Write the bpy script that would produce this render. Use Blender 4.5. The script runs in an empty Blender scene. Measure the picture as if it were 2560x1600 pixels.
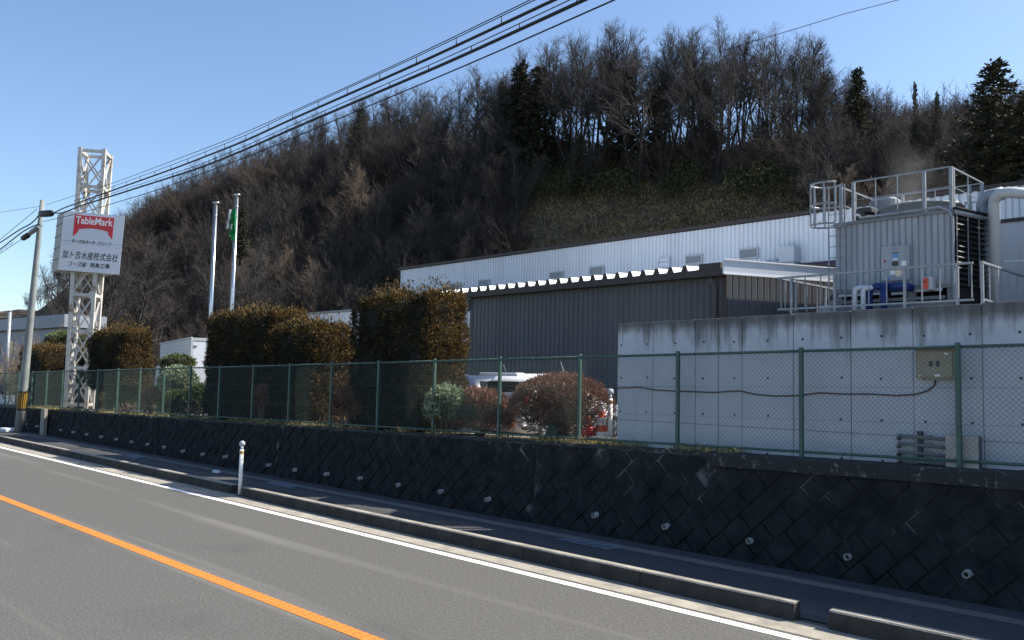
import bpy, math, random
import numpy as np
from mathutils import Matrix, Vector
R=math.radians
SC=bpy.context.scene
COL=SC.collection
# ---------------- camera
FPX=2100.; CX,CY=1280.,800.; PITCH=math.atan(152/2100.); ROLL=0.021; YAW=R(44.304); CAM=np.array([0,0,2.6])
_F=np.array([-math.sin(YAW)*math.cos(PITCH),math.cos(YAW)*math.cos(PITCH),math.sin(PITCH)])
_R0=np.array([math.cos(YAW),math.sin(YAW),0.]); _U0=np.cross(_R0,_F)
_R=_R0*math.cos(ROLL)+_U0*math.sin(ROLL); _U=-_R0*math.sin(ROLL)+_U0*math.cos(ROLL)
cam=bpy.data.cameras.new("camera"); camo=bpy.data.objects.new("camera",cam); COL.objects.link(camo)
cam.sensor_width=36; cam.sensor_fit='HORIZONTAL'; cam.lens=36*FPX/2560; cam.clip_end=5000; cam.clip_start=.1
mw=Matrix.Identity(4)
for i in range(3): mw[i][0],mw[i][1],mw[i][2],mw[i][3]=_R[i],_U[i],-_F[i],CAM[i]
camo.matrix_world=mw; SC.camera=camo
# ---------------- sky and sun
SUN_AZ=R(36); SUN_EL=R(45.5)          # azimuth from +Y towards +X
W=bpy.data.worlds.new("World"); SC.world=W; W.use_nodes=True
nt=W.node_tree; bg=nt.nodes['Background']; sky=nt.nodes.new('ShaderNodeTexSky'); sky.sky_type='NISHITA'
sky.sun_disc=False; sky.sun_elevation=SUN_EL; sky.sun_rotation=SUN_AZ; sky.altitude=200; sky.air_density=1.0; sky.dust_density=.9; sky.ozone_density=3.6
nt.links.new(sky.outputs[0],bg.inputs[0]); bg.inputs[1].default_value=.10
sl=bpy.data.lights.new("sun",'SUN'); sl.energy=4.6; sl.angle=R(.53); sl.color=(1,.93,.82)
so=bpy.data.objects.new("sun",sl); COL.objects.link(so)
sd=Vector((math.sin(SUN_AZ)*math.cos(SUN_EL),math.cos(SUN_AZ)*math.cos(SUN_EL),math.sin(SUN_EL)))
so.rotation_euler=sd.to_track_quat('Z','Y').to_euler()
SC.view_settings.view_transform='Standard'; SC.view_settings.look='None'; SC.view_settings.exposure=1.05; SC.view_settings.gamma=1
SC.cycles.max_bounces=5; SC.cycles.transparent_max_bounces=8; SC.cycles.volume_bounces=0
# ---------------- measuring helpers: a sight line met with a real plane
def ray(x,y): return _F+_R*(x-CX)/FPX-_U*(y-CY)/FPX
def onz(x,y,z=0.):
    r=ray(x,y); return CAM+r*((z-CAM[2])/r[2])
def onY(x,y,Y):
    r=ray(x,y); return CAM+r*(Y/r[1])
def atD(x,y,D): return CAM+ray(x,y)*D
def onP(x,y,P,ang):
    a=R(ang); n=np.array([math.sin(a),math.cos(a),0]); r=ray(x,y)
    return CAM+r*((P[0]*n[0]+P[1]*n[1])/(r@n))
def hor(x): return 952+.021*(x-1280)
def zt(X): return 1.67+.0167*X          # level of the raised yard along the wall
def sstep(a,b,x):
    t=np.clip((x-a)/(b-a),0,1); return t*t*(3-2*t)
def frame(x,y,z=0,deg=0): return Matrix.Translation((x,y,z))@Matrix.Rotation(R(deg),4,'Z')
# ---------------- mesh builder (world coordinates, optional local frame)
class MB:
    def __init__(s,fr=None): s.v=[];s.f=[];s.fr=fr;s.n=0;s.blocks=[]
    def add(s,V,F):
        V=np.asarray(V,float).reshape(-1,3)
        if s.fr is not None:
            m=np.array(s.fr); V=V@m[:3,:3].T+m[:3,3]
        s.v.append(V); s.f.extend([tuple(int(i)+s.n for i in f) for f in F]); s.n+=len(V)
    def addnp(s,V,F):                   # quads as an array
        V=np.asarray(V,float)
        if s.fr is not None:
            m=np.array(s.fr); V=V@m[:3,:3].T+m[:3,3]
        s.v.append(V); s.f.extend(map(tuple,(np.asarray(F)+s.n).tolist())); s.n+=len(V)
    def box(s,x0,x1,y0,y1,z0,z1):
        V=[(x,y,z) for x in(x0,x1) for y in(y0,y1) for z in(z0,z1)]
        s.add(V,[(0,1,3,2),(4,6,7,5),(0,4,5,1),(2,3,7,6),(0,2,6,4),(1,5,7,3)])
    def bbox(s,x0,x1,y0,y1,z0,z1,b=.01):  # box with chamfered vertical and top edges
        p=[(x0+b,y0),(x1-b,y0),(x1,y0+b),(x1,y1-b),(x1-b,y1),(x0+b,y1),(x0,y1-b),(x0,y0+b)]
        cx,cy=(x0+x1)/2,(y0+y1)/2
        q=[(x+(b if x<cx else -b),y+(b if y<cy else -b)) for x,y in p]
        V=[(x,y,z0) for x,y in p]+[(x,y,z1-b) for x,y in p]+[(x,y,z1) for x,y in q]
        F=[tuple(range(7,-1,-1)),tuple(range(16,24))]
        for k in(0,8):
            F+=[(k+i,k+(i+1)%8,k+8+(i+1)%8,k+8+i) for i in range(8)]
        s.add(V,F)
    def bar(s,p0,p1,w,h=None):
        h=h or w; p0=np.array(p0,float);p1=np.array(p1,float);d=p1-p0;d/=np.linalg.norm(d)
        up=np.array([0,0,1.]) if abs(d[2])<.95 else np.array([0,1.,0])
        a=np.cross(d,up);a/=np.linalg.norm(a);b=np.cross(a,d)
        V=[p+a*w/2*i+b*h/2*j for p in(p0,p1) for i,j in((-1,-1),(1,-1),(1,1),(-1,1))]
        s.add(V,[(3,2,1,0),(4,5,6,7)]+[(i,(i+1)%4,4+(i+1)%4,4+i) for i in range(4)])
    def tube(s,pts,r,n=8,cap=True):
        P=np.array(pts,float); m=len(P); rr=np.full(m,r) if np.isscalar(r) else np.array(r,float)
        T=np.gradient(P,axis=0) if m>2 else np.array([P[1]-P[0]]*2)
        T/=np.linalg.norm(T,axis=1)[:,None]
        ref=np.array([0,0,1.]) if abs(T[0][2])<.9 else np.array([1.,0,0])
        a=np.cross(T[0],ref);a/=np.linalg.norm(a);V=[]
        for i in range(m):
            a=a-T[i]*(a@T[i]);a/=np.linalg.norm(a);b=np.cross(T[i],a)
            for k in range(n):
                t=2*math.pi*k/n;V.append(P[i]+rr[i]*(a*math.cos(t)+b*math.sin(t)))
        F=[(i*n+k,i*n+(k+1)%n,(i+1)*n+(k+1)%n,(i+1)*n+k) for i in range(m-1) for k in range(n)]
        if cap: F+=[tuple(range(n-1,-1,-1)),tuple(range((m-1)*n,m*n))]
        s.add(V,F)
    def lathe(s,prof,c=(0,0,0),n=20):
        V=[];m=len(prof)
        for r,z in prof:
            for k in range(n):
                t=2*math.pi*k/n;V.append((c[0]+r*math.cos(t),c[1]+r*math.sin(t),c[2]+z))
        F=[(i*n+k,i*n+(k+1)%n,(i+1)*n+(k+1)%n,(i+1)*n+k) for i in range(m-1) for k in range(n)]
        F+=[tuple(range(n-1,-1,-1)),tuple(range((m-1)*n,m*n))]
        s.add(V,F)
    def sphere(s,c,r,n=12,m=8,sz=1):
        s.lathe([(max(.001,r*math.sin(math.pi*i/m)),-r*sz*math.cos(math.pi*i/m)) for i in range(m+1)],c,n)
    def prism(s,poly,o,ux,uy,dv):       # polygon in plane (o,ux,uy) extruded by dv
        o,ux,uy,dv=(np.array(a,float) for a in(o,ux,uy,dv));n=len(poly)
        A=[o+ux*p[0]+uy*p[1] for p in poly];V=A+[a+dv for a in A]
        s.add(V,[tuple(range(n-1,-1,-1)),tuple(range(n,2*n))]+[(i,(i+1)%n,n+(i+1)%n,n+i) for i in range(n)])
    def grid(s,f,us,vs):
        V=[f(u,v) for u in us for v in vs];m=len(vs)
        s.add(V,[(i*m+j,(i+1)*m+j,(i+1)*m+j+1,i*m+j+1) for i in range(len(us)-1) for j in range(m-1)])
    def build(s,name,mat,parent=None,smooth=False,label=None):
        V=np.concatenate(s.v)
        if parent is not None:
            inv=np.array(wm(parent).inverted()); V=V@inv[:3,:3].T+inv[:3,3]
        me=bpy.data.meshes.new(name); me.from_pydata(V.tolist(),[],s.f); me.update()
        return link(name,me,mat,parent,smooth,label)
def wm(o):
    m=o.matrix_basis.copy()
    while o.parent: o=o.parent; m=o.matrix_basis@m
    return m
def link(name,me,mat,parent=None,smooth=False,label=None):
    me.materials.append(mat)
    if smooth: me.polygons.foreach_set('use_smooth',[True]*len(me.polygons))
    o=bpy.data.objects.new(name,me);COL.objects.link(o)
    if parent is not None:o.parent=parent
    if label:o['label']=label
    return o
def thing(name,label,cat,fr=None,group=None):
    o=bpy.data.objects.new(name,None);COL.objects.link(o);o.empty_display_size=.2
    if fr is not None:o.matrix_basis=fr
    return tag(o,label,cat,group)
def tag(o,label,cat,group=None):
    o['label']=label;o['category']=cat
    if group:o['group']=group
    return o
def struct(o): o['kind']='structure';return o
def stuff(o): o['kind']='stuff';return o
def dup(root,fr,label=None,group=None):
    r=root.copy();COL.objects.link(r);r.matrix_basis=fr
    if label:r['label']=label
    if group:r['group']=group
    for ch in list(root.children):
        c=ch.copy();COL.objects.link(c);c.parent=r
        for g in list(ch.children):
            d=g.copy();COL.objects.link(d);d.parent=c
    return r
# ---------------- materials
def M(name,c,c2=None,scale=4,rough=.75,metal=0,bump=0,bscale=40,spec=.4,island=False,lo=.35,hi=.65,trans=0,stretch=None):
    m=bpy.data.materials.new(name);m.use_nodes=True;N=m.node_tree.nodes;L=m.node_tree.links;b=N['Principled BSDF']
    b.inputs['Base Color'].default_value=(*c,1);b.inputs['Roughness'].default_value=rough;b.inputs['Metallic'].default_value=metal;b.inputs['Specular IOR Level'].default_value=spec
    tc=N.new('ShaderNodeTexCoord');co=tc.outputs['Object']
    if stretch:
        mp=N.new('ShaderNodeMapping');mp.inputs['Scale'].default_value=stretch;L.new(co,mp.inputs[0]);co=mp.outputs[0]
    col=None
    if c2 is not None:
        rp=N.new('ShaderNodeValToRGB');rp.color_ramp.elements[0].position=lo;rp.color_ramp.elements[1].position=hi
        rp.color_ramp.elements[0].color=(*c,1);rp.color_ramp.elements[1].color=(*c2,1)
        if island:
            g=N.new('ShaderNodeNewGeometry');n=N.new('ShaderNodeTexNoise');n.inputs['Scale'].default_value=scale;n.inputs['Detail'].default_value=3;L.new(co,n.inputs[0])
            ma=N.new('ShaderNodeMath');ma.operation='MULTIPLY_ADD';ma.inputs[1].default_value=.5;L.new(g.outputs['Random Per Island'],ma.inputs[0])
            mb=N.new('ShaderNodeMath');mb.operation='MULTIPLY';mb.inputs[1].default_value=.5;L.new(n.outputs[0],mb.inputs[0]);L.new(mb.outputs[0],ma.inputs[2]);L.new(ma.outputs[0],rp.inputs[0])
        else:
            n=N.new('ShaderNodeTexNoise');n.inputs['Scale'].default_value=scale;n.inputs['Detail'].default_value=8;n.inputs['Roughness'].default_value=.65;L.new(co,n.inputs[0]);L.new(n.outputs[0],rp.inputs[0])
        col=rp.outputs[0];L.new(col,b.inputs['Base Color'])
    if bump:
        n=N.new('ShaderNodeTexNoise');n.inputs['Scale'].default_value=bscale;n.inputs['Detail'].default_value=5;L.new(tc.outputs['Object'],n.inputs[0])
        bp=N.new('ShaderNodeBump');bp.inputs['Strength'].default_value=bump;bp.inputs['Distance'].default_value=.02;L.new(n.outputs[0],bp.inputs['Height']);L.new(bp.outputs[0],b.inputs['Normal'])
    if trans:
        t=N.new('ShaderNodeBsdfTranslucent');mx=N.new('ShaderNodeMixShader');mx.inputs[0].default_value=trans
        t.inputs[0].default_value=(*c,1)
        if col is not None:L.new(col,t.inputs[0])
        L.new(b.outputs[0],mx.inputs[1]);L.new(t.outputs[0],mx.inputs[2]);L.new(mx.outputs[0],N['Material Output'].inputs[0])
    return m
def nodes(m): return m.node_tree.nodes,m.node_tree.links,m.node_tree.nodes['Principled BSDF']
def asphalt(name,c1,c2,streak=True):
    m=M(name,c1,rough=.85,spec=.3);N,L,b=nodes(m)
    tc=N.new('ShaderNodeTexCoord')
    def noise(sc,det,st=None):
        n=N.new('ShaderNodeTexNoise');n.inputs['Scale'].default_value=sc;n.inputs['Detail'].default_value=det
        if st:
            mp=N.new('ShaderNodeMapping');mp.inputs['Scale'].default_value=st;L.new(tc.outputs['Object'],mp.inputs[0]);L.new(mp.outputs[0],n.inputs[0])
        else:L.new(tc.outputs['Object'],n.inputs[0])
        return n.outputs[0]
    def mixc(f,a,bb,lo,hi):
        rp=N.new('ShaderNodeMapRange');rp.inputs[1].default_value=lo;rp.inputs[2].default_value=hi;L.new(f,rp.inputs[0])
        mx=N.new('ShaderNodeMix');mx.data_type='RGBA';L.new(rp.outputs[0],mx.inputs[0])
        for k,v in((6,a),(7,bb)):
            if isinstance(v,tuple):mx.inputs[k].default_value=(*v,1)
            else:L.new(v,mx.inputs[k])
        return mx.outputs[2]
    col=mixc(noise(55,3),c1,c2,.38,.62);col=mixc(noise(24,3),col,tuple(x*.84 for x in c1),.45,.75)
    if streak:
        lt=tuple(x*1.22+.004 for x in c2)
        col=mixc(noise(1.0,5,(.05,1.3,1)),col,lt,.56,.74)
        dk=tuple(x*.72 for x in c1)
        col=mixc(noise(.35,4),col,dk,.58,.85)
    col=mixc(noise(22,2),col,(.32,.31,.28),.72,.76)
    L.new(col,b.inputs['Base Color'])
    bp=N.new('ShaderNodeBump');bp.inputs['Strength'].default_value=.5;bp.inputs['Distance'].default_value=.01;L.new(noise(120,2),bp.inputs['Height']);L.new(bp.outputs[0],b.inputs['Normal'])
    return m
m_asph=asphalt('asphalt',(.076,.075,.071),(.132,.129,.118))
m_walk=asphalt('sidewalk_asphalt',(.055,.056,.060),(.085,.086,.088))
m_gutter=M('gutter_concrete',(.22,.20,.17),(.36,.33,.27),3,.9,bump=.3,bscale=60)
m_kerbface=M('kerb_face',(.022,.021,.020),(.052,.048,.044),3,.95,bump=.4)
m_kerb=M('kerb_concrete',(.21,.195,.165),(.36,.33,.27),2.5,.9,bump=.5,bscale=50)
m_white=M('white_paint',(.62,.61,.58),(.82,.81,.78),14,.7,bump=.2,bscale=150,lo=.25,hi=.45)
m_block=M('mossy_block',(.009,.011,.013),(.036,.036,.036),3.2,.95,bump=.9,bscale=14,spec=.15,lo=.3,hi=.75)
m_mortar=M('lime_mortar',(.025,.026,.026),(.42,.40,.36),1.6,.9,lo=.52,hi=.8,bump=.3)
m_coping=M('lichen_coping',(.03,.032,.032),(.30,.27,.25),9,.95,bump=.8,bscale=25,lo=.56,hi=.74)
m_pvc=M('pvc_pipe',(.16,.155,.14),(.40,.39,.37),12,.6)
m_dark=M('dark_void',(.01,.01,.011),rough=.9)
m_yard=M('yard_gravel',(.12,.11,.09),(.25,.22,.17),1.4,.95,bump=.6,bscale=30)
m_ground=M('far_ground',(.09,.085,.06),(.17,.15,.10),.12,.95)
m_hill=M('hill_litter',(.034,.028,.019),(.12,.09,.052),.6,.95,bump=.8,bscale=3)
m_green=M('green_paint',(.040,.088,.068),(.06,.115,.09),9,.5,bump=.1)
m_wire=M('coated_wire',(.075,.11,.095),rough=.35,spec=.6)
m_galv=M('galvanised_steel',(.20,.22,.245),(.29,.315,.34),5,.5,.3,spec=.5)
m_steel=M('stainless',(.62,.62,.62),rough=.28,metal=1)
m_whitewall=M('white_siding',(.60,.63,.67),(.70,.73,.77),.7,.55,stretch=(1,1,.15))
m_browntrim=M('brown_trim',(.045,.036,.033),rough=.6)
m_darkwall=M('dark_siding',(.066,.067,.075),(.088,.089,.098),.9,.5,stretch=(1,1,.1))
m_fascia=M('pale_fascia',(.58,.62,.68),rough=.5)
m_roofwhite=M('bright_roof_sheet',(.86,.87,.88),rough=.42)
m_tower=M('cooling_casing',(.27,.295,.33),(.36,.39,.425),1.2,.6,stretch=(2,1,.3))
m_louver=M('louver_black',(.018,.019,.021),rough=.6)
m_lgrey=M('light_grey_paint',(.45,.48,.50),rough=.5)
m_mgrey=M('mid_grey_paint',(.17,.185,.20),rough=.55)
m_dgrey=M('dark_grey',(.05,.052,.056),rough=.6)
m_blue=M('blue_lagging',(.006,.026,.13),(.009,.036,.18),5,.5,bump=.3,bscale=12)
m_paper=M('paper_label',(.75,.76,.74),rough=.6)
m_yellowp=M('cream_label',(.72,.62,.42),rough=.6)
m_skyb=M('blue_label',(.12,.30,.60),rough=.6)
m_red=M('red_plastic',(.40,.022,.022),rough=.45)
m_orange=M('orange_plastic',(.60,.09,.025),rough=.5)
m_fire=M('fire_box_red',(.65,.10,.06),rough=.5)
m_beige=M('beige_enamel',(.27,.235,.165),(.32,.28,.20),3,.5)
m_beige2=M('worn_beige_enamel',(.36,.34,.31),(.46,.43,.40),5,.6)
m_boxside=M('box_side_grey',(.10,.12,.15),rough=.6)
m_cable=M('black_cable',(.012,.012,.013),rough=.6)
m_brownc=M('brown_conduit',(.085,.055,.05),rough=.55)
m_pole=M('pole_concrete',(.17,.19,.185),(.25,.27,.26),2,.8,bump=.2)
m_rust=M('rusty_white_paint',(.52,.51,.47),(.20,.12,.065),2.2,.7,lo=.52,hi=.70,bump=.2)
m_sign=M('sign_face',(.64,.67,.72),rough=.45)
m_signside=M('sign_side',(.36,.36,.33),(.42,.42,.39),2,.7)
m_signred=M('sign_red',(.60,.045,.05),rough=.5)
m_ink=M('sign_ink',(.012,.012,.03),rough=.5)
m_signwhite=M('sign_letter_white',(.82,.83,.85),rough=.5)
m_bark=M('bark',(.022,.020,.020),(.058,.052,.048),3,.9)
m_twig=M('twig',(.028,.026,.026),(.062,.057,.055),.6,.9)
m_twigpale=M('pale_twig',(.10,.078,.06),(.20,.155,.115),.6,.9)
m_brush=M('brushwood',(.030,.025,.024),(.085,.068,.057),.22,.95)
m_hedge=M('hedge_leaf',(.007,.009,.004),(.060,.048,.016),2.2,.9,island=True,trans=.04,lo=.38,hi=.75)
m_sunlitleaf=M('sunlit_side_leaf',(.035,.026,.008),(.25,.145,.037),1.6,.9,island=True,trans=.06,lo=.22,hi=.85)  # golden leaf colour standing in for sunlight on the hedges
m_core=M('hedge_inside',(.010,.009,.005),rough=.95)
m_conifer=M('conifer_leaf',(.014,.022,.012),(.050,.042,.022),.35,.85,island=True,lo=.3,hi=.75,trans=.08)
m_pine=M('pine_needle',(.035,.055,.016),(.16,.19,.06),2,.8,island=True,trans=.2)
m_leafpale=M('glossy_leaf',(.10,.15,.07),(.38,.42,.28),3,.4,island=True,trans=.2,lo=.35,hi=.7)
m_leafgreen=M('shrub_leaf',(.035,.06,.018),(.11,.14,.04),3,.6,island=True,trans=.2)
m_azalea=M('azalea_leaf',(.11,.055,.035),(.30,.15,.10),4,.75,island=True,trans=.2)
m_twigbrown=M('bush_twig',(.12,.075,.055),(.20,.13,.10),4,.85)
m_tipbrown=M('bush_tip',(.13,.065,.042),(.27,.15,.10),4,.8,island=True,trans=.15)
m_dry=M('dry_grass',(.24,.19,.07),(.48,.40,.18),3,.85,island=True,trans=.3)
m_ever=M('evergreen_scrub',(.028,.032,.012),(.12,.115,.045),.4,.85,island=True,trans=.15)
m_carwhite=M('white_car_paint',(.80,.81,.83),rough=.22,spec=.6)
m_carblue=M('dark_blue_car_paint',(.045,.065,.11),rough=.25,spec=.6)
m_glass=M('dark_glass',(.015,.02,.025),rough=.08,spec=.7)
m_tyre=M('tyre_rubber',(.014,.014,.015),rough=.8)
m_lamp=M('red_lens',(.30,.02,.02),rough=.2)
m_truck=M('truck_panel',(.62,.64,.66),rough=.45)
m_flaggreen=M('flag_green',(.005,.17,.055),rough=.7,trans=.3)
m_flagwhite=M('flag_white',(.75,.77,.78),rough=.7,trans=.3)
m_yellow=M('band_yellow',(.36,.21,.02),rough=.5)
m_far=M('far_facade',(.20,.225,.265),(.25,.275,.31),.6,.6)
m_farwood=M('far_wood',(.07,.06,.05),(.13,.11,.09),.06,.95,bump=1,bscale=.6)
# orange centre line: paint with rows of raised dots
m_or=M('orange_paint',(.60,.185,.028),rough=.7);N,L,b=nodes(m_or)
tc=N.new('ShaderNodeTexCoord');vo=N.new('ShaderNodeTexVoronoi');vo.inputs['Randomness'].default_value=.0;vo.inputs['Scale'].default_value=1
mp=N.new('ShaderNodeMapping');mp.inputs['Scale'].default_value=(7.5,17,0);L.new(tc.outputs['Object'],mp.inputs[0]);L.new(mp.outputs[0],vo.inputs[0])
rp=N.new('ShaderNodeValToRGB');rp.color_ramp.elements[0].position=.16;rp.color_ramp.elements[1].position=.24;rp.color_ramp.elements[0].color=(.36,.10,.012,1);rp.color_ramp.elements[1].color=(.60,.185,.028,1)
L.new(vo.outputs['Distance'],rp.inputs[0]);L.new(rp.outputs[0],b.inputs['Base Color'])
# stained fair-faced concrete: dark run marks below the top edge
def stained(name,ztop):
    m=M(name,(.36,.385,.42),rough=.8,bump=.15,bscale=25);N,L,b=nodes(m)
    tc=N.new('ShaderNodeTexCoord');sx=N.new('ShaderNodeSeparateXYZ');L.new(tc.outputs['Object'],sx.inputs[0])
    def ns(sc,st,det=5):
        mp=N.new('ShaderNodeMapping');mp.inputs['Scale'].default_value=st;L.new(tc.outputs['Object'],mp.inputs[0])
        n=N.new('ShaderNodeTexNoise');n.inputs['Scale'].default_value=sc;n.inputs['Detail'].default_value=det;n.inputs['Roughness'].default_value=.7;L.new(mp.outputs[0],n.inputs[0]);return n.outputs[0]
    def ma(op,a,bb,c=None):
        n=N.new('ShaderNodeMath');n.operation=op
        for i,v in enumerate((a,bb,c)):
            if v is None:continue
            if isinstance(v,(int,float)):n.inputs[i].default_value=v
            else:L.new(v,n.inputs[i])
        return n.outputs[0]
    def mix(f,a,bb):
        n=N.new('ShaderNodeMix');n.data_type='RGBA';L.new(f,n.inputs[0])
        for k,v in((6,a),(7,bb)):
            if isinstance(v,tuple):n.inputs[k].default_value=(*v,1)
            else:L.new(v,n.inputs[k])
        return n.outputs[2]
    def mr(f,lo,hi):
        n=N.new('ShaderNodeMapRange');n.inputs[1].default_value=lo;n.inputs[2].default_value=hi;L.new(f,n.inputs[0]);return n.outputs[0]
    base=mix(mr(ns(1.3,(1,1,1)),.3,.7),(.44,.465,.50),(.53,.55,.58))
    base=mix(mr(ns(.8,(1,1,.6),3),.55,.75),base,(.38,.40,.43))
    depth=ma('SUBTRACT',ztop,sx.outputs[2])
    run=ma('ADD',ns(5,(1,1,.10),6),ma('MULTIPLY',ns(.7,(1,1,0),2),.35))
    v=ma('SUBTRACT',run,ma('MULTIPLY',depth,.42))
    col=mix(ma('MULTIPLY',mr(v,.50,.72),.9),base,(.11,.11,.107))
    edge=mr(ma('SUBTRACT',ma('MULTIPLY',ns(7,(1,1,.5),5),.28),depth),-.06,.10)
    col=mix(ma('MULTIPLY',edge,.8),col,(.09,.088,.082))
    line=ma('COMPARE',depth,1.70,.008)
    col=mix(ma('MULTIPLY',line,.6),col,(.14,.15,.165))
    L.new(col,b.inputs['Base Color']);return m

# ================= SETTING
def sheet(name,x0,x1,y0,y1,z,mat,nx=1):
    b=MB();xs=np.linspace(x0,x1,nx+1);b.grid(lambda u,v:(u,v,z),xs,[y0,y1]);return struct(b.build(name,mat))
sheet('ground',-1500,1500,-1500,1500,-.06,m_ground)
sheet('road',-160,60,-3,9.3,0,m_asph)
sheet('gutter_strip',-160,60,8.62,9.10,.004,m_gutter)
sheet('edge_line',-160,60,8.40,8.55,.004,m_white)
sheet('centre_line',-160,60,5.12,5.30,.004,m_or)
sheet('sidewalk',-160,60,9.22,11.75,.015,m_walk)
sheet('drain_strip',-160,60,10.80,11.05,.019,M('drain_cover_concrete',(.13,.13,.125),(.19,.185,.175),2,.9,bump=.3))
def kerb(x0,x1,dy=0):
    b=MB();xs=np.linspace(x0,x1,max(2,int(abs(x1-x0)/2.0)+1))
    b2=MB()
    for i in range(len(xs)-1):
        a,c=xs[i]+.004,xs[i+1]-.004
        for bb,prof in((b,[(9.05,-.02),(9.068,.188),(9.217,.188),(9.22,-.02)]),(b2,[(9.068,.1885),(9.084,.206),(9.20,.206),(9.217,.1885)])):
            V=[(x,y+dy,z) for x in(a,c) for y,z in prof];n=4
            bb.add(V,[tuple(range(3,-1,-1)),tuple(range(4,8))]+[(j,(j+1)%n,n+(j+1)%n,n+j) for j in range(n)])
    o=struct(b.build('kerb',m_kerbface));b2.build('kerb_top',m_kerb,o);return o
kerb(-160,-17.35,.03);kerb(-16.85,-4.37);kerb(-3.98,60)
# raised yard, sheet with a front edge on the retaining wall
def yz(x,y): return max(.75,zt(x))-.25*float(sstep(13.0,13.8,y))*float(sstep(-60,-45,x))
b=MB();b.grid(lambda x,y:(x,y,yz(x,y)-.02),np.concatenate([np.linspace(-220,-50,12),np.linspace(-48,10,60),np.linspace(14,120,8)]),np.concatenate([np.linspace(11.62,14.4,15),np.linspace(16,110,14)]))
struct(b.build('yard',m_yard,smooth=True))
# hill in polar columns: foot and ridge distances by direction
HX=[-700,-200,100,300,600,1000,1500,2000,2600,3400]
HF=[120,115,100,90,82,78,64,56,52,48]            # depth of the foot
HR=[190,185,175,165,150,132,105,96,86,80]        # depth of the ridge
HG=[860,830,770,600,470,385,395,345,330,330]     # level line of the ridge ground
def hpt(px,t):
    Df=np.interp(px,HX,HF);Dr=np.interp(px,HX,HR);g=np.interp(px,HX,HG)
    zr=2.6+(hor(px)-g)/FPX*Dr; D=Df+(Dr-Df)*t
    s=sstep(0,1.05,t)*.75+min(1,max(0,t))*.25
    z=.9+(zr-.9)*s
    if t>1: z=.9+(zr-.9)*(1-.25*(t-1))
    r=ray(px,hor(px)); p=CAM+r*D
    nz=.9*math.sin(p[0]*.21+p[1]*.13)+.6*math.sin(p[0]*.37-p[1]*.45+1)
    return np.array([p[0],p[1],max(-.5,z+nz*min(1,t*3))])
b=MB();b.grid(lambda u,v:hpt(u,v),np.linspace(-700,3400,90),np.concatenate([[-.15],np.linspace(0,1.1,26),np.linspace(1.3,2.2,5)]))
struct(b.build('hill',m_hill,smooth=True))
b=MB();rg=random.Random(5)
fx=np.linspace(-1200,420,120);ft=[785+rg.uniform(-7,7)-6*math.sin(i*.3) for i in range(120)]
b.grid(lambda i,v:(lambda r,q:CAM+np.array([r[0],r[1],0])*(420+60*v)+np.array([0,0,(-3 if v==0 else (hor(fx[i])-ft[i])/FPX*420-2)]))(ray(fx[i],hor(fx[i])),0),range(120),[0,1])
struct(b.build('far_hill',m_farwood))

# ================= RETAINING WALL (diagonal block masonry)
wf=frame(-20,11.5)
wall=thing('retaining_wall','low dark mossy retaining wall of diagonal concrete blocks along the sidewalk','wall',wf)
def wy(z): return 11.47+.11*z          # batter
def clip(poly,f):
    out=[]
    for i in range(len(poly)):
        a,c=poly[i],poly[(i+1)%len(poly)];fa,fc=f(a),f(c)
        if fa>=0:out.append(a)
        if fa*fc<0:
            t=fa/(fa-fc);out.append((a[0]+(c[0]-a[0])*t,a[1]+(c[1]-a[1])*t))
    return out
rg=random.Random(3);b=MB();bm_=MB()
cop=lambda x:zt(x)-(.2 if x>-6.8 else .05)
A,Bk=.40,.31;c45=math.sqrt(.5)
joints=[-19.6,-10.6,-37.3]
for j in range(-115,60):
    for i in range(-115,60):
        u0=i*A+(.5*A if j%2 else 0)+0;v0=j*Bk
        q=[(u0,v0),(u0+A,v0),(u0+A,v0+Bk),(u0,v0+Bk)]
        g=.005;q=[(u0+g,v0+g),(u0+A-g,v0+g),(u0+A-g,v0+Bk-g),(u0+g,v0+Bk-g)]
        q=[((u-v)*c45-14,(u+v)*c45+8.) for u,v in q]
        cx=sum(p[0] for p in q)/4;cz=sum(p[1] for p in q)/4
        if cz<-.4 or cz>2.3 or cx<-62 or cx>8:continue
        q=clip(q,lambda p:p[1]-.0);q=clip(q,lambda p:cop(p[0])-.01-p[1]) if q else q
        if len(q)<3:continue
        for jx in joints:
            s=1 if sum(p[0] for p in q)/len(q)>jx else -1
            q=clip(q,lambda p:s*(p[0]-jx-.10*(p[1]-.7)*0)-.02) if q else q
        if len(q)<3:continue
        cx=sum(p[0] for p in q)/len(q);cz=sum(p[1] for p in q)/len(q)
        dp=rg.uniform(.0,.022);n=len(q);tx=rg.uniform(-.03,.03);tz=rg.uniform(-.03,.03)
        V=[(p[0],wy(p[1])+.02,p[1]) for p in q]+[(cx+(p[0]-cx)*.965,wy(p[1])-.018-dp+tx*(p[0]-cx)+tz*(p[1]-cz),cz+(p[1]-cz)*.965) for p in q]+[(cx+(p[0]-cx)*.99,wy(p[1])-.005-dp*.6,cz+(p[1]-cz)*.99) for p in q]
        F=[tuple(range(n,2*n))]+[(k,(k+1)%n,2*n+(k+1)%n,2*n+k) for k in range(n)]+[(2*n+k,2*n+(k+1)%n,n+(k+1)%n,n+k) for k in range(n)]
        b.add(V,F)
b.build('block_face',m_block,wall)
b=MB();b.grid(lambda x,z:(x,wy(z)+.006,z if z<1 else cop(x)),np.linspace(-62,8,71),[-.05,1.2]);b.build('mortar_joints',m_mortar,wall)
b=MB()
xs=np.arange(-62,8.01,1.0)
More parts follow.
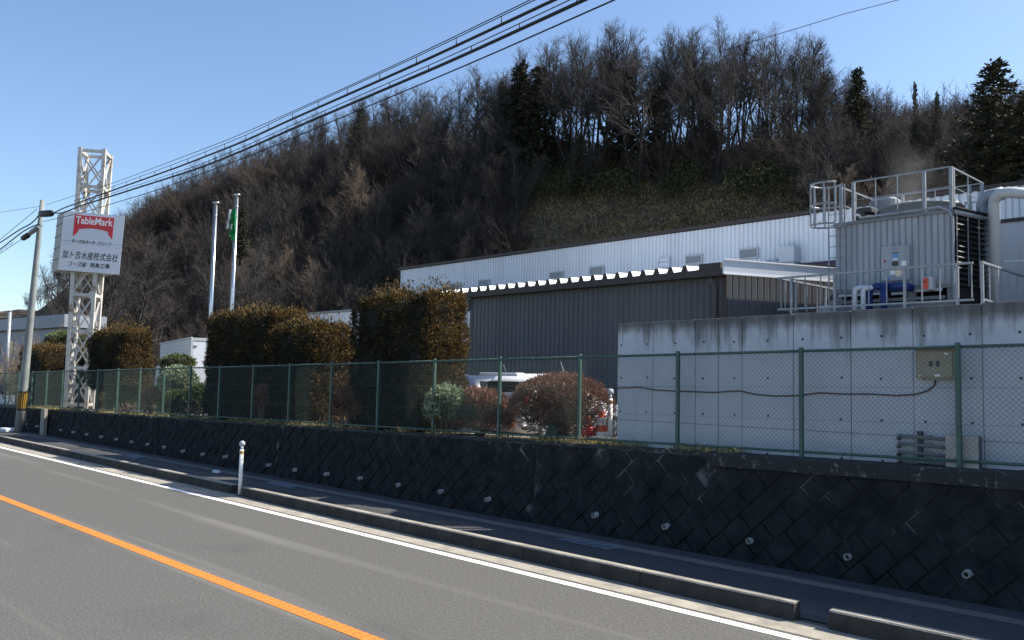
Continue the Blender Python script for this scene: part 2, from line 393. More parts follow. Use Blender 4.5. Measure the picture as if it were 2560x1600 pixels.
for i in range(len(xs)-1):
    x0,x1=xs[i],xs[i+1]
    if x0>=-7: pr=[(wy(1.4)-.075,-.20),(wy(1.4)-.08,-.02),(wy(1.4)-.06,0),(11.98,0),(11.98,-.20)]
    else: pr=[(wy(1.4)-.02,-.05),(wy(1.4)-.02,-.012),(wy(1.4)-.008,0),(11.9,0),(11.9,-.05)]
    V=[(x,y,zt(x)+z) for x in(x0+.003,x1-.003) for y,z in pr];n=5
    b.add(V,[tuple(range(4,-1,-1)),tuple(range(5,10))]+[(j,(j+1)%n,n+(j+1)%n,n+j) for j in range(n)])
b.build('coping',m_coping,wall)
for (x,z) in [(-3.29,.35),(-4.75,.33),(-6.2,.33),(-7.66,.34),(-9.09,.34),(-11.72,.31),(-13.08,.32),(-14.47,.31),(-15.86,.32),(-17.22,.29),(-18.6,.27),(-19.89,.28),(-22.26,.31),(-23.62,.28),(-24.92,.27),(-26.24,.3),(-27.51,.3),(-28.77,.3),(-30.1,.3),(-31.5,.3),(-32.9,.3),(-34.3,.3),(-35.7,.3),(-38.6,.3),(-40.1,.3),(-1.8,.34)]:
    y=wy(z);q=MB();ri,ro=.034,.045
    prof=[(ri,.12),(ri,-.09),(ro,-.09),(ro,.0),(.065,.02)];n=12;V=[]
    for r_,yy in prof:
        for k in range(n):
            t=2*math.pi*k/n;V.append((x+r_*math.cos(t),y-.03+yy+.02*math.sin(t)*0,z+r_*math.sin(t)-.02*yy))
    q.add(V,[(i*n+k,i*n+(k+1)%n,(i+1)*n+(k+1)%n,(i+1)*n+k) for i in range(4) for k in range(n)])
    q.build('drain_pipe',m_pvc,wall,True)
b=MB()
b.box(-37.75,-37.3,11.30,11.42,0,zt(-37)+.02)
b.build('end_pilaster',m_kerb,wall)

# ================= CHAIN-LINK FENCE
FY=11.76
fence=thing('chain_link_fence','green chain link fence with square posts on top of the dark block wall','fence',frame(-20,FY,zt(-20)))
posts=[7.1,5.0,2.9,.79,-1.32,-3.44,-5.55,-7.66,-9.74,-11.78,-13.76,-15.73,-17.63,-19.57,-21.47,-23.43]+[-23.43-1.915*k for k in range(1,16)]
for x in posts:
    b=MB();z=zt(x);b.bbox(x-.028,x+.028,FY-.03,FY+.03,z-.02,z+1.60,.006);b.build('post',m_green,fence)
b=MB();b2=MB();b3=MB()
for k in range(len(posts)-1):
    x1,x0=posts[k],posts[k+1]
    b.tube([(x0+.028,FY-.005,zt(x0)+1.545),(x1-.028,FY-.005,zt(x1)+1.545)],.021,8)
    b2.tube([(x0+.028,FY-.005,zt(x0)+.085),(x1-.028,FY-.005,zt(x1)+.085)],.019,8)
    for hh in(.55,1.02):b3.tube([(x0+.03,FY-.012,zt(x0)+hh),(x1-.03,FY-.012,zt(x1)+hh)],.002,4,False)
    for j in range(1,7):
        xc=x0+(x1-x0)*j/7
        for hh,rr in((1.545,.026),(.085,.024)):
            b3.tube([(xc-.012,FY-.005,zt(xc)+hh),(xc+.012,FY-.005,zt(xc)+hh)],rr,8)
b.build('top_rail',m_green,fence,True);b2.build('bottom_rail',m_green,fence,True);b3.build('tension_wire_and_clips',m_wire,fence,True)
def segmesh(P0,P1,R0,R1,n=3):
    d=P1-P0;L=np.linalg.norm(d,axis=1,keepdims=True);d=d/np.maximum(L,1e-6)
    ref=np.where(np.abs(d[:,2:3])<.9,np.array([[0,0,1.]]),np.array([[1.,0,0]]))
    a=np.cross(d,ref);a/=np.linalg.norm(a,axis=1,keepdims=True);c=np.cross(d,a)
    V=np.empty((len(P0),2,n,3))
    for k in range(n):
        t=2*math.pi*k/n;o=a*math.cos(t)+c*math.sin(t)
        V[:,0,k]=P0+o*R0[:,None];V[:,1,k]=P1+o*R1[:,None]
    base=(np.arange(len(P0))*2*n)[:,None]
    F=np.concatenate([base+np.array([[k,(k+1)%n,n+(k+1)%n,n+k]]) for k in range(n)],axis=0)
    return V.reshape(-1,3),F
def npmesh(name,V,F,mat,parent=None,smooth=False,label=None):
    if parent is not None:
        inv=np.array(wm(parent).inverted());V=V@inv[:3,:3].T+inv[:3,3]
    F=np.asarray(F,dtype=np.int32);k=F.shape[1]
    me=bpy.data.meshes.new(name);me.vertices.add(len(V));me.vertices.foreach_set('co',V.astype(np.float32).ravel())
    me.loops.add(F.size);me.loops.foreach_set('vertex_index',F.ravel())
    me.polygons.add(len(F));me.polygons.foreach_set('loop_start',np.arange(0,F.size,k,dtype=np.int32));me.polygons.foreach_set('loop_total',np.full(len(F),k,dtype=np.int32))
    me.update(calc_edges=True);return link(name,me,mat,parent,smooth,label)
# woven wires: two diagonal families with a slight zig-zag of depth at every crossing
x0,x1=posts[-1],posts[0];pit=.0707;P0=[];P1=[]
for s in(1,-1):
    for xb in np.arange(x0-1.5,x1+1.5,pit):
        za,zb=.10,1.53
        xa,xe=xb,xb+s*(zb-za)
        lo,hi=0.,1.
        if s>0: lo=max(0,(x0-xa)/(xe-xa));hi=min(1,(x1-xa)/(xe-xa))
        else: lo=max(0,(x1-xa)/(xe-xa));hi=min(1,(x0-xa)/(xe-xa))
        if hi-lo<.03:continue
        p=lambda t:(xa+(xe-xa)*t,FY+.006*s-.015,zt(xa+(xe-xa)*t)+za+(zb-za)*t)
        P0.append(p(lo));P1.append(p(hi))
P0=np.array(P0);P1=np.array(P1);r=np.full(len(P0),.0020)
V,F=segmesh(P0,P1,r,r,4);npmesh('wire_mesh',V,F,m_wire,fence,True)

# ================= STAINED CONCRETE WALL
CA=.8;cf=frame(-9.11,12.05,0,-CA)          # local x runs along the wall to the right
ZC=3.66;zc=lambda x:ZC+.0115*x
cw=thing('concrete_wall','tall grey concrete wall with dark run stains and form tie holes behind the fence','wall',cf)
def cloc(px,py,ang=CA,P=(-9.11,12.05)):
    q=onP(px,py,P,ang);a=R(ang);dx,dy=q[0]-P[0],q[1]-P[1]
    return dx*math.cos(a)-dy*math.sin(a),q[2]
jx=[cloc(p,900)[0] for p in(1632,1738,1796,1855,1983,2127,2283,2456)]
edges=[0.]+jx+[jx[-1]+.95*k for k in range(1,12)]
mst=stained('stained_concrete',ZC)
for i in range(len(edges)-1):
    b=MB(cf);g=.012 if i in(2,5) else .006
    b.bbox(edges[i]+(g/2 if i else 0),edges[i+1]-g/2,0,.3,1.0,zc((edges[i]+edges[i+1])/2),.008);b.build('wall_panel',mst,cw)
b=MB(cf);b.box(.01,edges[-1]-.02,.03,.28,1.0,ZC-.02);b.build('joint_filler',m_dark,cw)
b=MB(cf)
hx=[cloc(p,870)[0] for p in(1552,1617,1686,1757,1835,1918,2005,2100.7,2201,2309,2424.8,2548)]
hx+=[hx[-1]+.58*k for k in range(1,9)]
for x in hx:
    for z in(zc(x)-.40,zc(x)-.98,zc(x)-1.56,zc(x)-2.12):
        k=(x*7.3+z*3.1)%1*.02
        n=10
        V=[(x+k+.019*math.cos(2*math.pi*t/n),-.003,z+k+.019*math.sin(2*math.pi*t/n)) for t in range(n)]+[(x+k+.019*math.cos(2*math.pi*t/n),.02,z+k+.019*math.sin(2*math.pi*t/n)) for t in range(n)]
        b.add(V,[tuple(range(n))]+[(t,(t+1)%n,n+(t+1)%n,n+t) for t in range(n)])
b.build('tie_holes',m_dgrey,cw)
# brown cable along the wall up to the box
pts=[cloc(*p) for p in[(1543,970),(1600,968),(1640,975),(1700,978),(1785,981),(1850,977),(1890,986),(1940,990),(1995,989),(2050,982),(2110,985),(2180,985),(2240,989),(2290,986),(2320,977),(2338,963),(2340,950)]]
xs=np.array([p[0] for p in pts]);zs=np.array([p[1] for p in pts])
b=MB(cf);b.tube([(x,-.018,z) for x,z in zip(xs,zs)],.011,6)
tag(b.build('wall_cable',m_brownc,None,True),'thin brown cable sagging across the concrete wall to the beige box','cable')
# beige box
(bx0,bz1),(bx1,bz0)=cloc(2278,876),cloc(2377,947)
bd=.13
fx=frame(0,0)
box=thing('junction_box','beige metal junction box fixed high on the concrete wall','electrical box',cf@Matrix.Translation((bx0,0,bz0)))
ox=.10
b=MB(cf);b.bbox(bx0+ox,bx1+ox,-bd,-.002,bz0,bz1,.008);b.box(bx0+ox-.01,bx1+ox+.01,-bd-.012,-.002,bz1,bz1+.012);b.build('case',m_beige,box)
b=MB(cf);b.bbox(bx0+ox+.03,bx1+ox-.03,-bd-.014,-bd-.001,bz0+.025,bz1-.025,.004);dr=b.build('door',m_beige,box)
mx=(bx0+bx1)/2+ox
for k in(-.05,.035):
    b=MB(cf);b.box(mx+k-.022,mx+k+.022,-bd-.019,-bd-.0145,(bz0+bz1)/2-.03,(bz0+bz1)/2+.04);b.build('latch',m_dgrey,dr)
for(x,z,w,h)in((.14,.135,.05,.02),(.03,-.15,.07,.03),(-.19,-.155,.025,.02)):
    b=MB(cf);b.box(mx+x-w/2,mx+x+w/2,-bd-.017,-bd-.0145,(bz0+bz1)/2+z-h/2,(bz0+bz1)/2+z+h/2);b.build('label_plate',m_paper,dr)
b=MB(cf);b.tube([(bx1+ox-.03,-.03,bz0),(bx1+ox-.03,-.03,1.4)],.013,8);b.build('riser_conduit',m_pvc,box,True)
# lower cabinet and conduits
(lx0,lz1)=cloc(2374,1086);lx1=cloc(2455,1090)[0];lz0=1.30
lc=thing('pull_box','worn pale square metal cabinet standing at the foot of the concrete wall','electrical box',cf@Matrix.Translation((lx0,0,lz0)))
b=MB(cf);b.bbox(lx0,lx1,-.15,-.002,lz0,lz1,.008);b.build('case',m_boxside,lc)
b=MB(cf);b.bbox(lx0-.004,lx1+.004,-.162,-.151,lz0+.01,lz1+.004,.004);b.build('front_cover',m_beige2,lc)
px0=cloc(2258,1100)[0]
cd=thing('conduit_rack','four grey conduits on a bracket entering the pale cabinet low on the concrete wall','conduit',cf@Matrix.Translation((px0,0,lz0)))
for z in(lz1-.05,lz1-.155,lz1-.265,lz1-.375):
    b=MB(cf);b.tube([(px0,-.09,z),(lx0,-.09,z-.015)],.022,8);b.tube([(px0+.33,-.09,z),(px0+.41,-.09,z)],.03,8);b.tube([(px0-.05,-.03,z-.05),(px0-.02,-.075,z),(px0,-.09,z)],.03,8);b.build('conduit',m_mgrey,cd,True)
b=MB(cf);b.box(px0+.20,px0+.26,-.06,-.002,lz1-.45,lz1+.02);b.build('rack_bracket',m_dgrey,cd)

# ================= BUILDINGS
BA=2.2
def corr(b,x0,x1,z0,z1,y,pitch,dep,rib=.5,shape=None):
    """vertical ribbed sheet in a local frame, front towards -y; z1 may be a function of x"""
    f=z1 if callable(z1) else (lambda x:z1)
    xs=[];x=x0
    while x<x1:
        for t,dd in((0,0),(rib*.75,0),(rib,dep),(.95,dep)):
            xx=x+t*pitch
            if xx<x1:xs.append((xx,dd))
        x+=pitch
    xs.append((x1,0))
    V=[]
    for xx,dd in xs:V+=[(xx,y+dd,z0),(xx,y+dd,f(xx))]
    b.add(V,[(2*i,2*i+2,2*i+3,2*i+1) for i in range(len(xs)-1)])
# --- dark shed
P=atD(1817,682,23.6);EZ=P[2];DF=frame(P[0],P[1],0,-BA)       # origin at right front corner
def dloc(px,py,PP=P):
    q=onP(px,py,PP,BA);a=R(BA);return (q[0]-PP[0])*math.cos(a)-(q[1]-PP[1])*math.sin(a),q[2]
DL=dloc(1177,742)[0]-0;DD=9.0
shed=thing('dark_shed','dark charcoal ribbed metal shed with a brown eave behind the parked cars','building',DF)
b=MB(DF);corr(b,DL,.0,1.0,EZ-.05,0,.21,.035,.86);b.build('front_wall',m_darkwall,shed)
GF=DF@Matrix.Rotation(R(66.5),4,'Z')
b=MB(GF);corr(b,.0,DD,1.0,lambda x:EZ+.05,-.002,.21,.012,.9);b.build('gable_wall',m_darkwall,shed)
b=MB(DF);b.box(-.16,.012,-.012,.15,1.0,EZ-.02);b.build('corner_trim',m_browntrim,shed)
b=MB(DF);b.box(DL-.02,DL+.10,-.01,DD,1.0,EZ-.06);b.box(DL,-.02,DD-.1,DD,1.0,EZ);b.build('rear_and_side_wall',m_darkwall,shed)
RL=dloc(1085,750)[0]
b=MB(DF);b.box(RL,.06,-.30,-.02,EZ-.10,EZ+.10);b.box(RL,.06,-.31,-.30,EZ-.10,EZ+.085);b.build('eave_gutter',m_browntrim,shed)
# folded plate roof: white pans between brown-ended ribs, pans turned up at the eave
rp_=.50;nr=int((-RL)/rp_)
wp=MB(DF);rb=MB(DF);cp=MB(DF)
for i in range(nr):
    xc=-.95-i*rp_
    if xc-.3<RL:break
    y0,y1=-.30,.30;h=.19
    # inverted trapezoid pan ramp
    wp.add([(xc-.13,y0,EZ+.104),(xc+.13,y0,EZ+.104),(xc+.235,y1,EZ+.104+h),(xc-.235,y1,EZ+.104+h)],[(0,1,2,3)])
    # rib
    V=[];
    for yy,zz in((y0,0),(DD,.063*DD)):
        V+=[(xc-.37,yy,EZ+.104+zz),(xc-.135,yy,EZ+.104+zz),(xc-.205,yy,EZ+.262+zz),(xc-.30,yy,EZ+.262+zz)]
    cp=MB(DF);cp.prism([(-.375,.10),(-.132,.10),(-.202,.268),(-.303,.268)],(xc,-.31,EZ),(1,0,0),(0,0,1),(0,.008,0));cp.build('rib_end_cap',m_browntrim,shed)
    rb.add(V,[(1,5,6,2),(2,6,7,3),(3,7,4,0)])
wp.add([(RL,.30,EZ+.288),(.05,.30,EZ+.288),(.05+DD*.435,DD,EZ+.288+.063*DD),(RL,DD,EZ+.288+.063*DD)],[(0,1,2,3)])
wp.build('roof_pan',m_roofwhite,shed);rb.build('roof_rib',m_roofwhite,shed)
b=MB(DF);b.box(-.72,-.02,-.30,.2,EZ+.104,EZ+.27);b.build('roof_end_cap',m_browntrim,shed)
b=MB(DF)
V=[(x,y,EZ+z) for x in(.065,.10) for y,z in((-.32,-.06),(-.32,.33),(DD,.33),(DD,-.06))];V=[(x+(y+.32)*.435,y,z) for x,y,z in V]
b.add(V,[(0,1,2,3),(7,6,5,4),(0,4,5,1),(1,5,6,2),(2,6,7,3),(3,7,4,0)]);b.build('verge_fascia',m_fascia,shed)
b=MB(DF)
for zz in(-.06,.34):
    b.bar((.115,-.33,EZ+zz),(.115+(DD+.33)*.435,DD,EZ+zz),.03,.035)
b.build('verge_trim',m_roofwhite,shed)
dx=dloc(1792,700)[0]
b=MB(DF);b.tube([(dx-.07,-.2,EZ-.10),(dx-.07,-.2,EZ-.24),(dx-.02,-.14,EZ-.36),(dx,-.10,EZ-.44),(dx,-.10,1.2)],.062,10);b.tube([(dx,-.10,EZ-1.02),(dx,-.10,EZ-.98)],.072,10);b.build('downpipe',M('brown_downpipe',(.075,.062,.06),rough=.45),shed,True)
# canopy beam left of the shed
b=MB(DF);b.box(RL,DL-.03,-.1,.15,EZ-.55,EZ-.12);b.box(RL+.1,RL+.25,0,.15,1,EZ-.55);b.build('canopy_beam',m_mgrey,shed)
# --- long white factory
P2=atD(2047,534,32.);WZ=P2[2];WF=frame(P2[0],P2[1],0,-BA)
def wloc(px,py):
    q=onP(px,py,P2,BA);a=R(BA);return (q[0]-P2[0])*math.cos(a)-(q[1]-P2[1])*math.sin(a),q[2]
WL=wloc(1003,700)[0];WR=14.
fac=thing('white_factory','long white ribbed metal factory with small louvres below its dark roof edge','building',WF)
b=MB(WF);corr(b,WL,WR,.8,WZ,0,.20,.05,.7);b.build('front_wall',m_whitewall,fac)
b=MB(WF);corr(b,wloc(2030,530)[0],WR,WZ-.3,WZ+.02,-.06,.30,.07,.6);b.build('parapet_sheet',m_whitewall,fac)
b=MB(WF);b.box(WL-.02,WL+.08,-.03,14,.8,WZ);b.box(WL,WR,13.9,14,.8,WZ);b.box(WR-.1,WR,.1,13.9,.8,WZ);b.build('rear_and_side_wall',m_whitewall,fac)
b=MB(WF);b.box(WL-.15,WR,-.10,14.1,WZ+.03,WZ+.16);b.build('roof',m_browntrim,fac)
def louvre(r,nslat,win=False):
    (x0,z1)=wloc(r[0],r[1]);(x1,z0)=wloc(r[2],r[3]);xm=(x0+x1)/2
    zz=wloc((r[0]+r[2])/2,(r[1]+r[3])/2)[1];h=(r[3]-r[1]-(r[2]-r[0])*.12)/2/FPX*32*((zz-2.6)/((hor(1500)-(r[1]+r[3])/2)/FPX*32))
    z0,z1=zz-h,zz+h
    o=MB(WF)
    o.box(x0,x1,-.09,-.002,z0,z0+.05);o.box(x0,x1,-.09,-.002,z1-.05,z1);o.box(x0,x0+.05,-.09,-.002,z0+.05,z1-.05);o.box(x1-.05,x1,-.09,-.002,z0+.05,z1-.05)
    fr=o.build('window' if win else 'louvre_vent',m_fascia if win else m_lgrey,fac)
    if win:
        o=MB(WF);o.box(x0+.06,x1-.06,-.06,-.003,z0+.06,zz-.02);o.box(x0+.06,x1-.06,-.06,-.003,zz+.02,z1-.06);o.build('pane',m_sign,fr);return
    o=MB(WF);o.box(x0+.05,x1-.05,-.012,-.002,z0+.05,z1-.05);o.build('backing',m_dgrey,fr)
    o=MB(WF)
    for k in range(nslat):
        z=z0+.06+(z1-z0-.12)*k/nslat
        o.add([(x0+.05,-.08,z),(x1-.05,-.08,z),(x1-.05,-.02,z+.07),(x0+.05,-.02,z+.07)],[(0,1,2,3)])
    o.build('slats',m_lgrey,fr)
for r in((1376,677,1409,700),(1476,664,1511,690),(1715,635,1758,663),(1850,618,1898,650),(1122,706,1147,728),(1198,697,1225,719)):louvre(r,7)
louvre((1647,641,1676,670),0,True)
(ax,az)=wloc(1983,638)
b=MB(WF);b.bbox(ax-.32,ax+.32,-.55,-.06,az-.32,az+.30,.02);b.box(ax-.22,ax+.26,-.45,-.06,az-1.0,az-.33);b.build('wall_duct',m_lgrey,fac)
for k,(px,py)in enumerate(((1931,662),(1950,660))):
    (x,z)=wloc(px,py);b=MB(WF);b.tube([(x,-.05,z),(x,-.30,z),(x-.02,-.42,z-.06),(x-.03,-.46,z-.22)],.17,10);b.build('vent_cowl',m_lgrey,fac,True)
(x,z)=wloc(2030,662);b=MB(WF);b.box(x-1.2,WR,-.12,-.07,z-.14,z+.08);b.build('purple_brown_band',M('plum_trim',(.05,.03,.06),rough=.6),fac)
# --- low white annexe at left
P3=atD(890,778,50.);AZ3=P3[2];AF=frame(P3[0],P3[1],0,-BA)
def aloc(px,py):
    q=onP(px,py,P3,BA);a=R(BA);return (q[0]-P3[0])*math.cos(a)-(q[1]-P3[1])*math.sin(a),q[2]
ann=thing('white_annexe','low white ribbed metal annexe seen between the tall hedges','building',AF)
a0=aloc(700,800)[0];a1=aloc(1190,780)[0]
b=MB(AF);corr(b,a0,a1,.8,AZ3,0,.30,.05,.7);b.build('front_wall',m_whitewall,ann)
b=MB(AF);b.box(a0-.1,a1+.1,-.1,6,AZ3+.0,AZ3+.14);b.build('roof_edge',m_mgrey,ann)
b=MB(AF);b.box(a0,a0+.1,.06,5.9,.8,AZ3);b.box(a1-.1,a1,.06,5.9,.8,AZ3);b.box(a0,a1,5.8,5.9,.8,AZ3);b.build('rear_and_side_wall',m_whitewall,ann)
b=MB(AF);b.box(a0+.0,a1,-.06,-.0,.8,AZ3-2.1);b.build('plinth_band',m_dgrey,ann)
# --- grey works building at the right, runs out of the frame
P4=atD(2470,640,21.6);GF4=frame(P4[0],P4[1],0,-BA)
gz=P4[2]+ (640-515)/FPX*21.6
grey=thing('grey_works_building','grey metal clad works building behind the silver pipes','building',GF4)
gx0=-1.6
b=MB(GF4);corr(b,gx0,6,4.0,gz,2.6,.55,.02,.93);b.build('front_wall',M('grey_siding',(.42,.43,.45),(.50,.51,.53),.6,.6,stretch=(1,1,.15)),grey)
b=MB(GF4);corr(b,.9,6,gz-.5,gz+.0,2.5,.22,.05,.6);b.build('parapet_sheet',m_whitewall,grey)
b=MB(GF4);b.box(.85,6.1,2.35,2.5,gz-.02,gz+.12);b.box(gx0,6,2.55,6,gz+.0,gz+.1);b.build('roof_edge',m_browntrim,grey)
b=MB(GF4);b.bbox(.85,1.8,2.2,2.6,5.2,6.25,.02);b.build('wall_cabinet',m_lgrey,grey)
b=MB(GF4);b.tube([(.75,2.5,5.0),(.75,2.5,6.5),(.85,2.5,6.62),(3,2.5,6.70)],.035,8);b.build('wall_conduit',m_lgrey,grey,True)
b=MB(GF4);b.box(1.3,14,3.2,8,4,11.6);b.box(-1.55,6,5.9,6,4,gz);b.box(gx0,gx0+.05,2.6,5.9,4,gz);b.build('shade_block_and_walls',m_whitewall,grey)  # unseen tall block added to shade the cooling tower, with rear and side walls
# plant room hidden behind the cooling tower
plant=None
# ================= EQUIPMENT PLATFORM, RAILINGS, COOLING TOWER
P5=onP(2262,775,atD(2262,775,20.)[:2],BA);PF=frame(P5[0],P5[1],0,-BA);PZ=4.40
def ploc(px,py,off=0.):
    a=R(BA);Q=(P5[0]+off*math.sin(a),P5[1]+off*math.cos(a))
    q=onP(px,py,Q,BA);return (q[0]-Q[0])*math.cos(a)-(q[1]-Q[1])*math.sin(a),q[2]
b=MB(PF);b.box(ploc(1935,780)[0],12,-.25,9,2,PZ);b.box(-2.2,12,-7.2,-.25,1.5,3.3)
struct(b.build('platform',m_kerb))
def railing(label,x0,x1,fr,zb,zt_,posts,balus,cat='railing',name='platform_railing'):
    o=thing(name,label,cat,fr@Matrix.Translation((x0,0,PZ)))
    for x in posts:
        q=MB(fr);q.box(x-.03,x+.03,-.03,.03,PZ,zt_-.04);q.build('post',m_galv,o)
    q=MB(fr);q.box(x0,x1,-.035,.035,zt_-.04,zt_+.01);q.build('top_rail',m_galv,o)
    q=MB(fr);q.box(x0,x1,-.028,.028,zb-.01,zb+.035);q.build('bottom_rail',m_galv,o)
    for x in balus:
        q=MB(fr);q.box(x-.011,x+.011,-.014,.014,zb+.05,zt_-.04);q.build('baluster',m_galv,o)
    return o
r0=ploc(1945,740)[0];r1=ploc(2433,700)[0]
zb,ztp=ploc(2087,768)[1],ploc(2087,683)[1]
pp=[ploc(p,740)[0] for p in(1979,2087,2262,2394)]
bl=[ploc(p,740)[0] for p in(1953,2013,2052,2131,2172,2217,2305,2350,2430)]
railing('long galvanised railing along the platform in front of the cooling tower',r0,r1,PF,zb,ztp,pp,bl)
RF=PF@Matrix.Translation((r1+.17,0,0))@Matrix.Rotation(R(90),4,'Z')
railing('galvanised railing turning back along the right end of the platform',0,5.5,RF,zb,ztp,[.05,1.1,3.4,5.4],[.55,1.9,2.6,4.2,4.8])
LF=PF@Matrix.Translation((r0+.02,0.05,0))@Matrix.Rotation(R(90),4,'Z')
railing('galvanised railing running back beside the dark shed',0,4.0,LF,zb,ztp,[.9,2.6,3.9],[.3,1.5,2.1,3.2])
# cooling tower
TY=1.15
def tloc(px,py):return ploc(px,py,TY)
tx0,tx1=tloc(2089,640)[0],tloc(2383,640)[0]
TZ=tloc(2240,545)[1];TB=tloc(2240,722)[1]
TFm=PF@Matrix.Translation((0,TY,0));TW=tx1-tx0;TDp=2.35
tow=thing('cooling_tower','grey ribbed cooling tower unit with open fan drum on its roof','cooling tower',TFm@Matrix.Translation((tx0,0,PZ)))
b=MB(TFm);corr(b,tx0,tx1,TB+.05,TZ-.03,0,.155,.04,.82);b.box(tx0,tx0+.03,.05,TDp,TB,TZ);b.box(tx0,tx1-.08,TDp-.05,TDp,TB,TZ)
b.build('casing',m_tower,tow)
b=MB(TFm);b.box(tx0-.02,tx1+.02,-.05,0.045,TZ-.03,TZ+.05);b.box(tx0-.01,tx1+.02,-.04,.05,TB-.05,TB+.05);b.box(tx1-.06,tx1+.02,-.03,.05,TB+.05,TZ-.03);b.box(tx0,tx1,.05,TDp,TZ-.02,TZ+.03);b.build('casing_frame',m_mgrey,tow)
TS=1.55;SFm=TFm@Matrix.Translation((tx1,0,0))@Matrix.Rotation(R(79),4,'Z')
b=MB(SFm);b.box(.06,TS-.02,.05,.08,TB-.5,TZ);b.build('louvre_backing',m_dark,tow)
b=MB(SFm)
k=0;z=TB+.02
while z<TZ-.12:
    b.add([(.08,-.06,z),(TS-.04,-.06,z),(TS-.04,.05,z+.10),(.08,.05,z+.10),(.08,-.05,z-.012),(TS-.04,-.05,z-.012)],[(0,1,2,3),(4,5,1,0)]);z+=.135
b.build('louvre_blades',m_louver,tow)
b=MB(SFm)
for x in(.06,.55,1.05,TS-.03):b.box(x-.015,x+.015,-.075,-.06,TB,TZ-.05)
b.build('louvre_mullions',m_mgrey,tow)
b=MB(SFm);b.tube([(0,-.05,TZ-.02),(TS,-.05,TZ-.02)],.065,10);b.build('header_pipe',m_galv,tow,True)
b=MB(SFm);b.box(-.02,TS+.2,-.14,.4,TZ+.06,TZ+.09);b.build('roof_lip',m_louver,tow)
# lower basin frame
b=MB(TFm)
for x in(tx0+.06,tx0+TW*.42,tx0+TW*.66,tx1-.06):b.box(x-.10,x+.10,.02,.16,PZ+.3,TB-.05)
b.box(tx0,tx1,.0,.10,PZ+.12,PZ+.38);b.box(tx0+.1,tx1-.2,-.01,.05,PZ+.42,PZ+.50);b.build('base_frame',m_mgrey,tow)
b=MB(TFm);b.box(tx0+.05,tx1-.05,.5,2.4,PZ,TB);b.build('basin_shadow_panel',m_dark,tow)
b=MB(TFm);b.box(tx0+.1,tx0+TW*.44,-.06,-.012,TB-.13,TB-.07);b.box(tx0+TW*.70,tx1-.25,-.06,-.012,TB-.12,TB-.05);b.box(tx0+TW*.5,tx0+TW*.62,-.06,.0,TB-.16,TB-.09);b.build('white_channel',m_lgrey,tow)
# access door with labels
(d0,dz1),(d1,dz0)=tloc(2206,618),tloc(2278,700)
dz1=tloc(2242,616)[1];dz0=tloc(2242,702)[1]
b=MB(TFm);b.box(d0,d1,-.075,-.03,dz0,dz1);b.box(d0,d0+.07,-.09,-.0755,dz0,dz1);b.box(d1-.06,d1,-.09,-.0755,dz0,dz1);b.box(d0+.07,d1-.06,-.09,-.0755,dz1-.07,dz1)
door=b.build('access_door',m_tower,tow)
def lab(px,py,w,h,mat,nm='label_sticker'):
    x,z=tloc(px,py);q=MB(TFm);q.box(x-w/2,x+w/2,-.084,-.0765,z-h/2,z+h/2);q.build(nm,mat,door)
lab(2242,641,.12,.10,m_skyb);lab(2241,648.5,.12,.045,m_paper);lab(2241,660,.15,.11,m_dgrey);lab(2263,659,.12,.12,m_paper);lab(2216,654,.045,.06,m_red)
lab(2235,682,.13,.12,m_paper);lab(2250,684,.15,.16,m_yellowp);lab(2225,697,.06,.06,m_skyb);lab(2217,697,.05,.04,m_paper);lab(2242,633,.17,.02,m_dgrey)
# fan drum, motor
fxm=(tloc(2300,530)[0]);FCX=tx0+TW*.60;FCY=TDp*.5
b=MB(TFm);n=32
b.lathe([(1.02,TZ+.03),(1.0,TZ+.20),(1.0,TZ+.33),(1.05,TZ+.36),(1.05,TZ+.40),(.97,TZ+.40),(.97,TZ+.10)],(FCX,FCY,0),n);b.build('fan_drum',m_mgrey,tow,True)
b=MB(TFm);b.lathe([(.02,TZ+.36),(.85,TZ+.38),(.85,TZ+.385),(.02,TZ+.39)],(FCX,FCY,0),24);b.box(FCX-1.25,FCX+.9,FCY-.09,FCY+.09,TZ+.44,TZ+.52);b.build('fan_guard',m_lgrey,tow)
b=MB(TFm);b.tube([(FCX-1.36,FCY-.55,TZ+.18),(FCX-1.36,FCY-.05,TZ+.18)],.17,14);b.bbox(FCX-1.47,FCX-1.05,FCY-.6,FCY-.1,TZ+.38,TZ+.52,.03);b.build('fan_motor',m_dgrey,tow,False)
b=MB(TFm);b.bbox(FCX-1.45,FCX-.75,FCY+.15,FCY+.75,TZ+.05,TZ+.90,.08);b.build('belt_cover',m_mgrey,tow)
b=MB(TFm);b.tube([(tx0+TW*.22,-.04,TZ+.18),(tx0+TW*.24,-.06,TZ+.10),(tx0+TW*.30,-.07,TZ+.10),(tx0+TW*.7,-.07,TZ+.10),(tx0+TW*.90,-.07,TZ+.12),(tx1-.05,-.075,TZ+.02),(tx1+.03,-.08,TZ-.18),(tx1+.03,-.08,TB-.3),(tx1+.10,-.08,TB-.5)],.032,8);b.build('conduit',m_galv,tow,True)
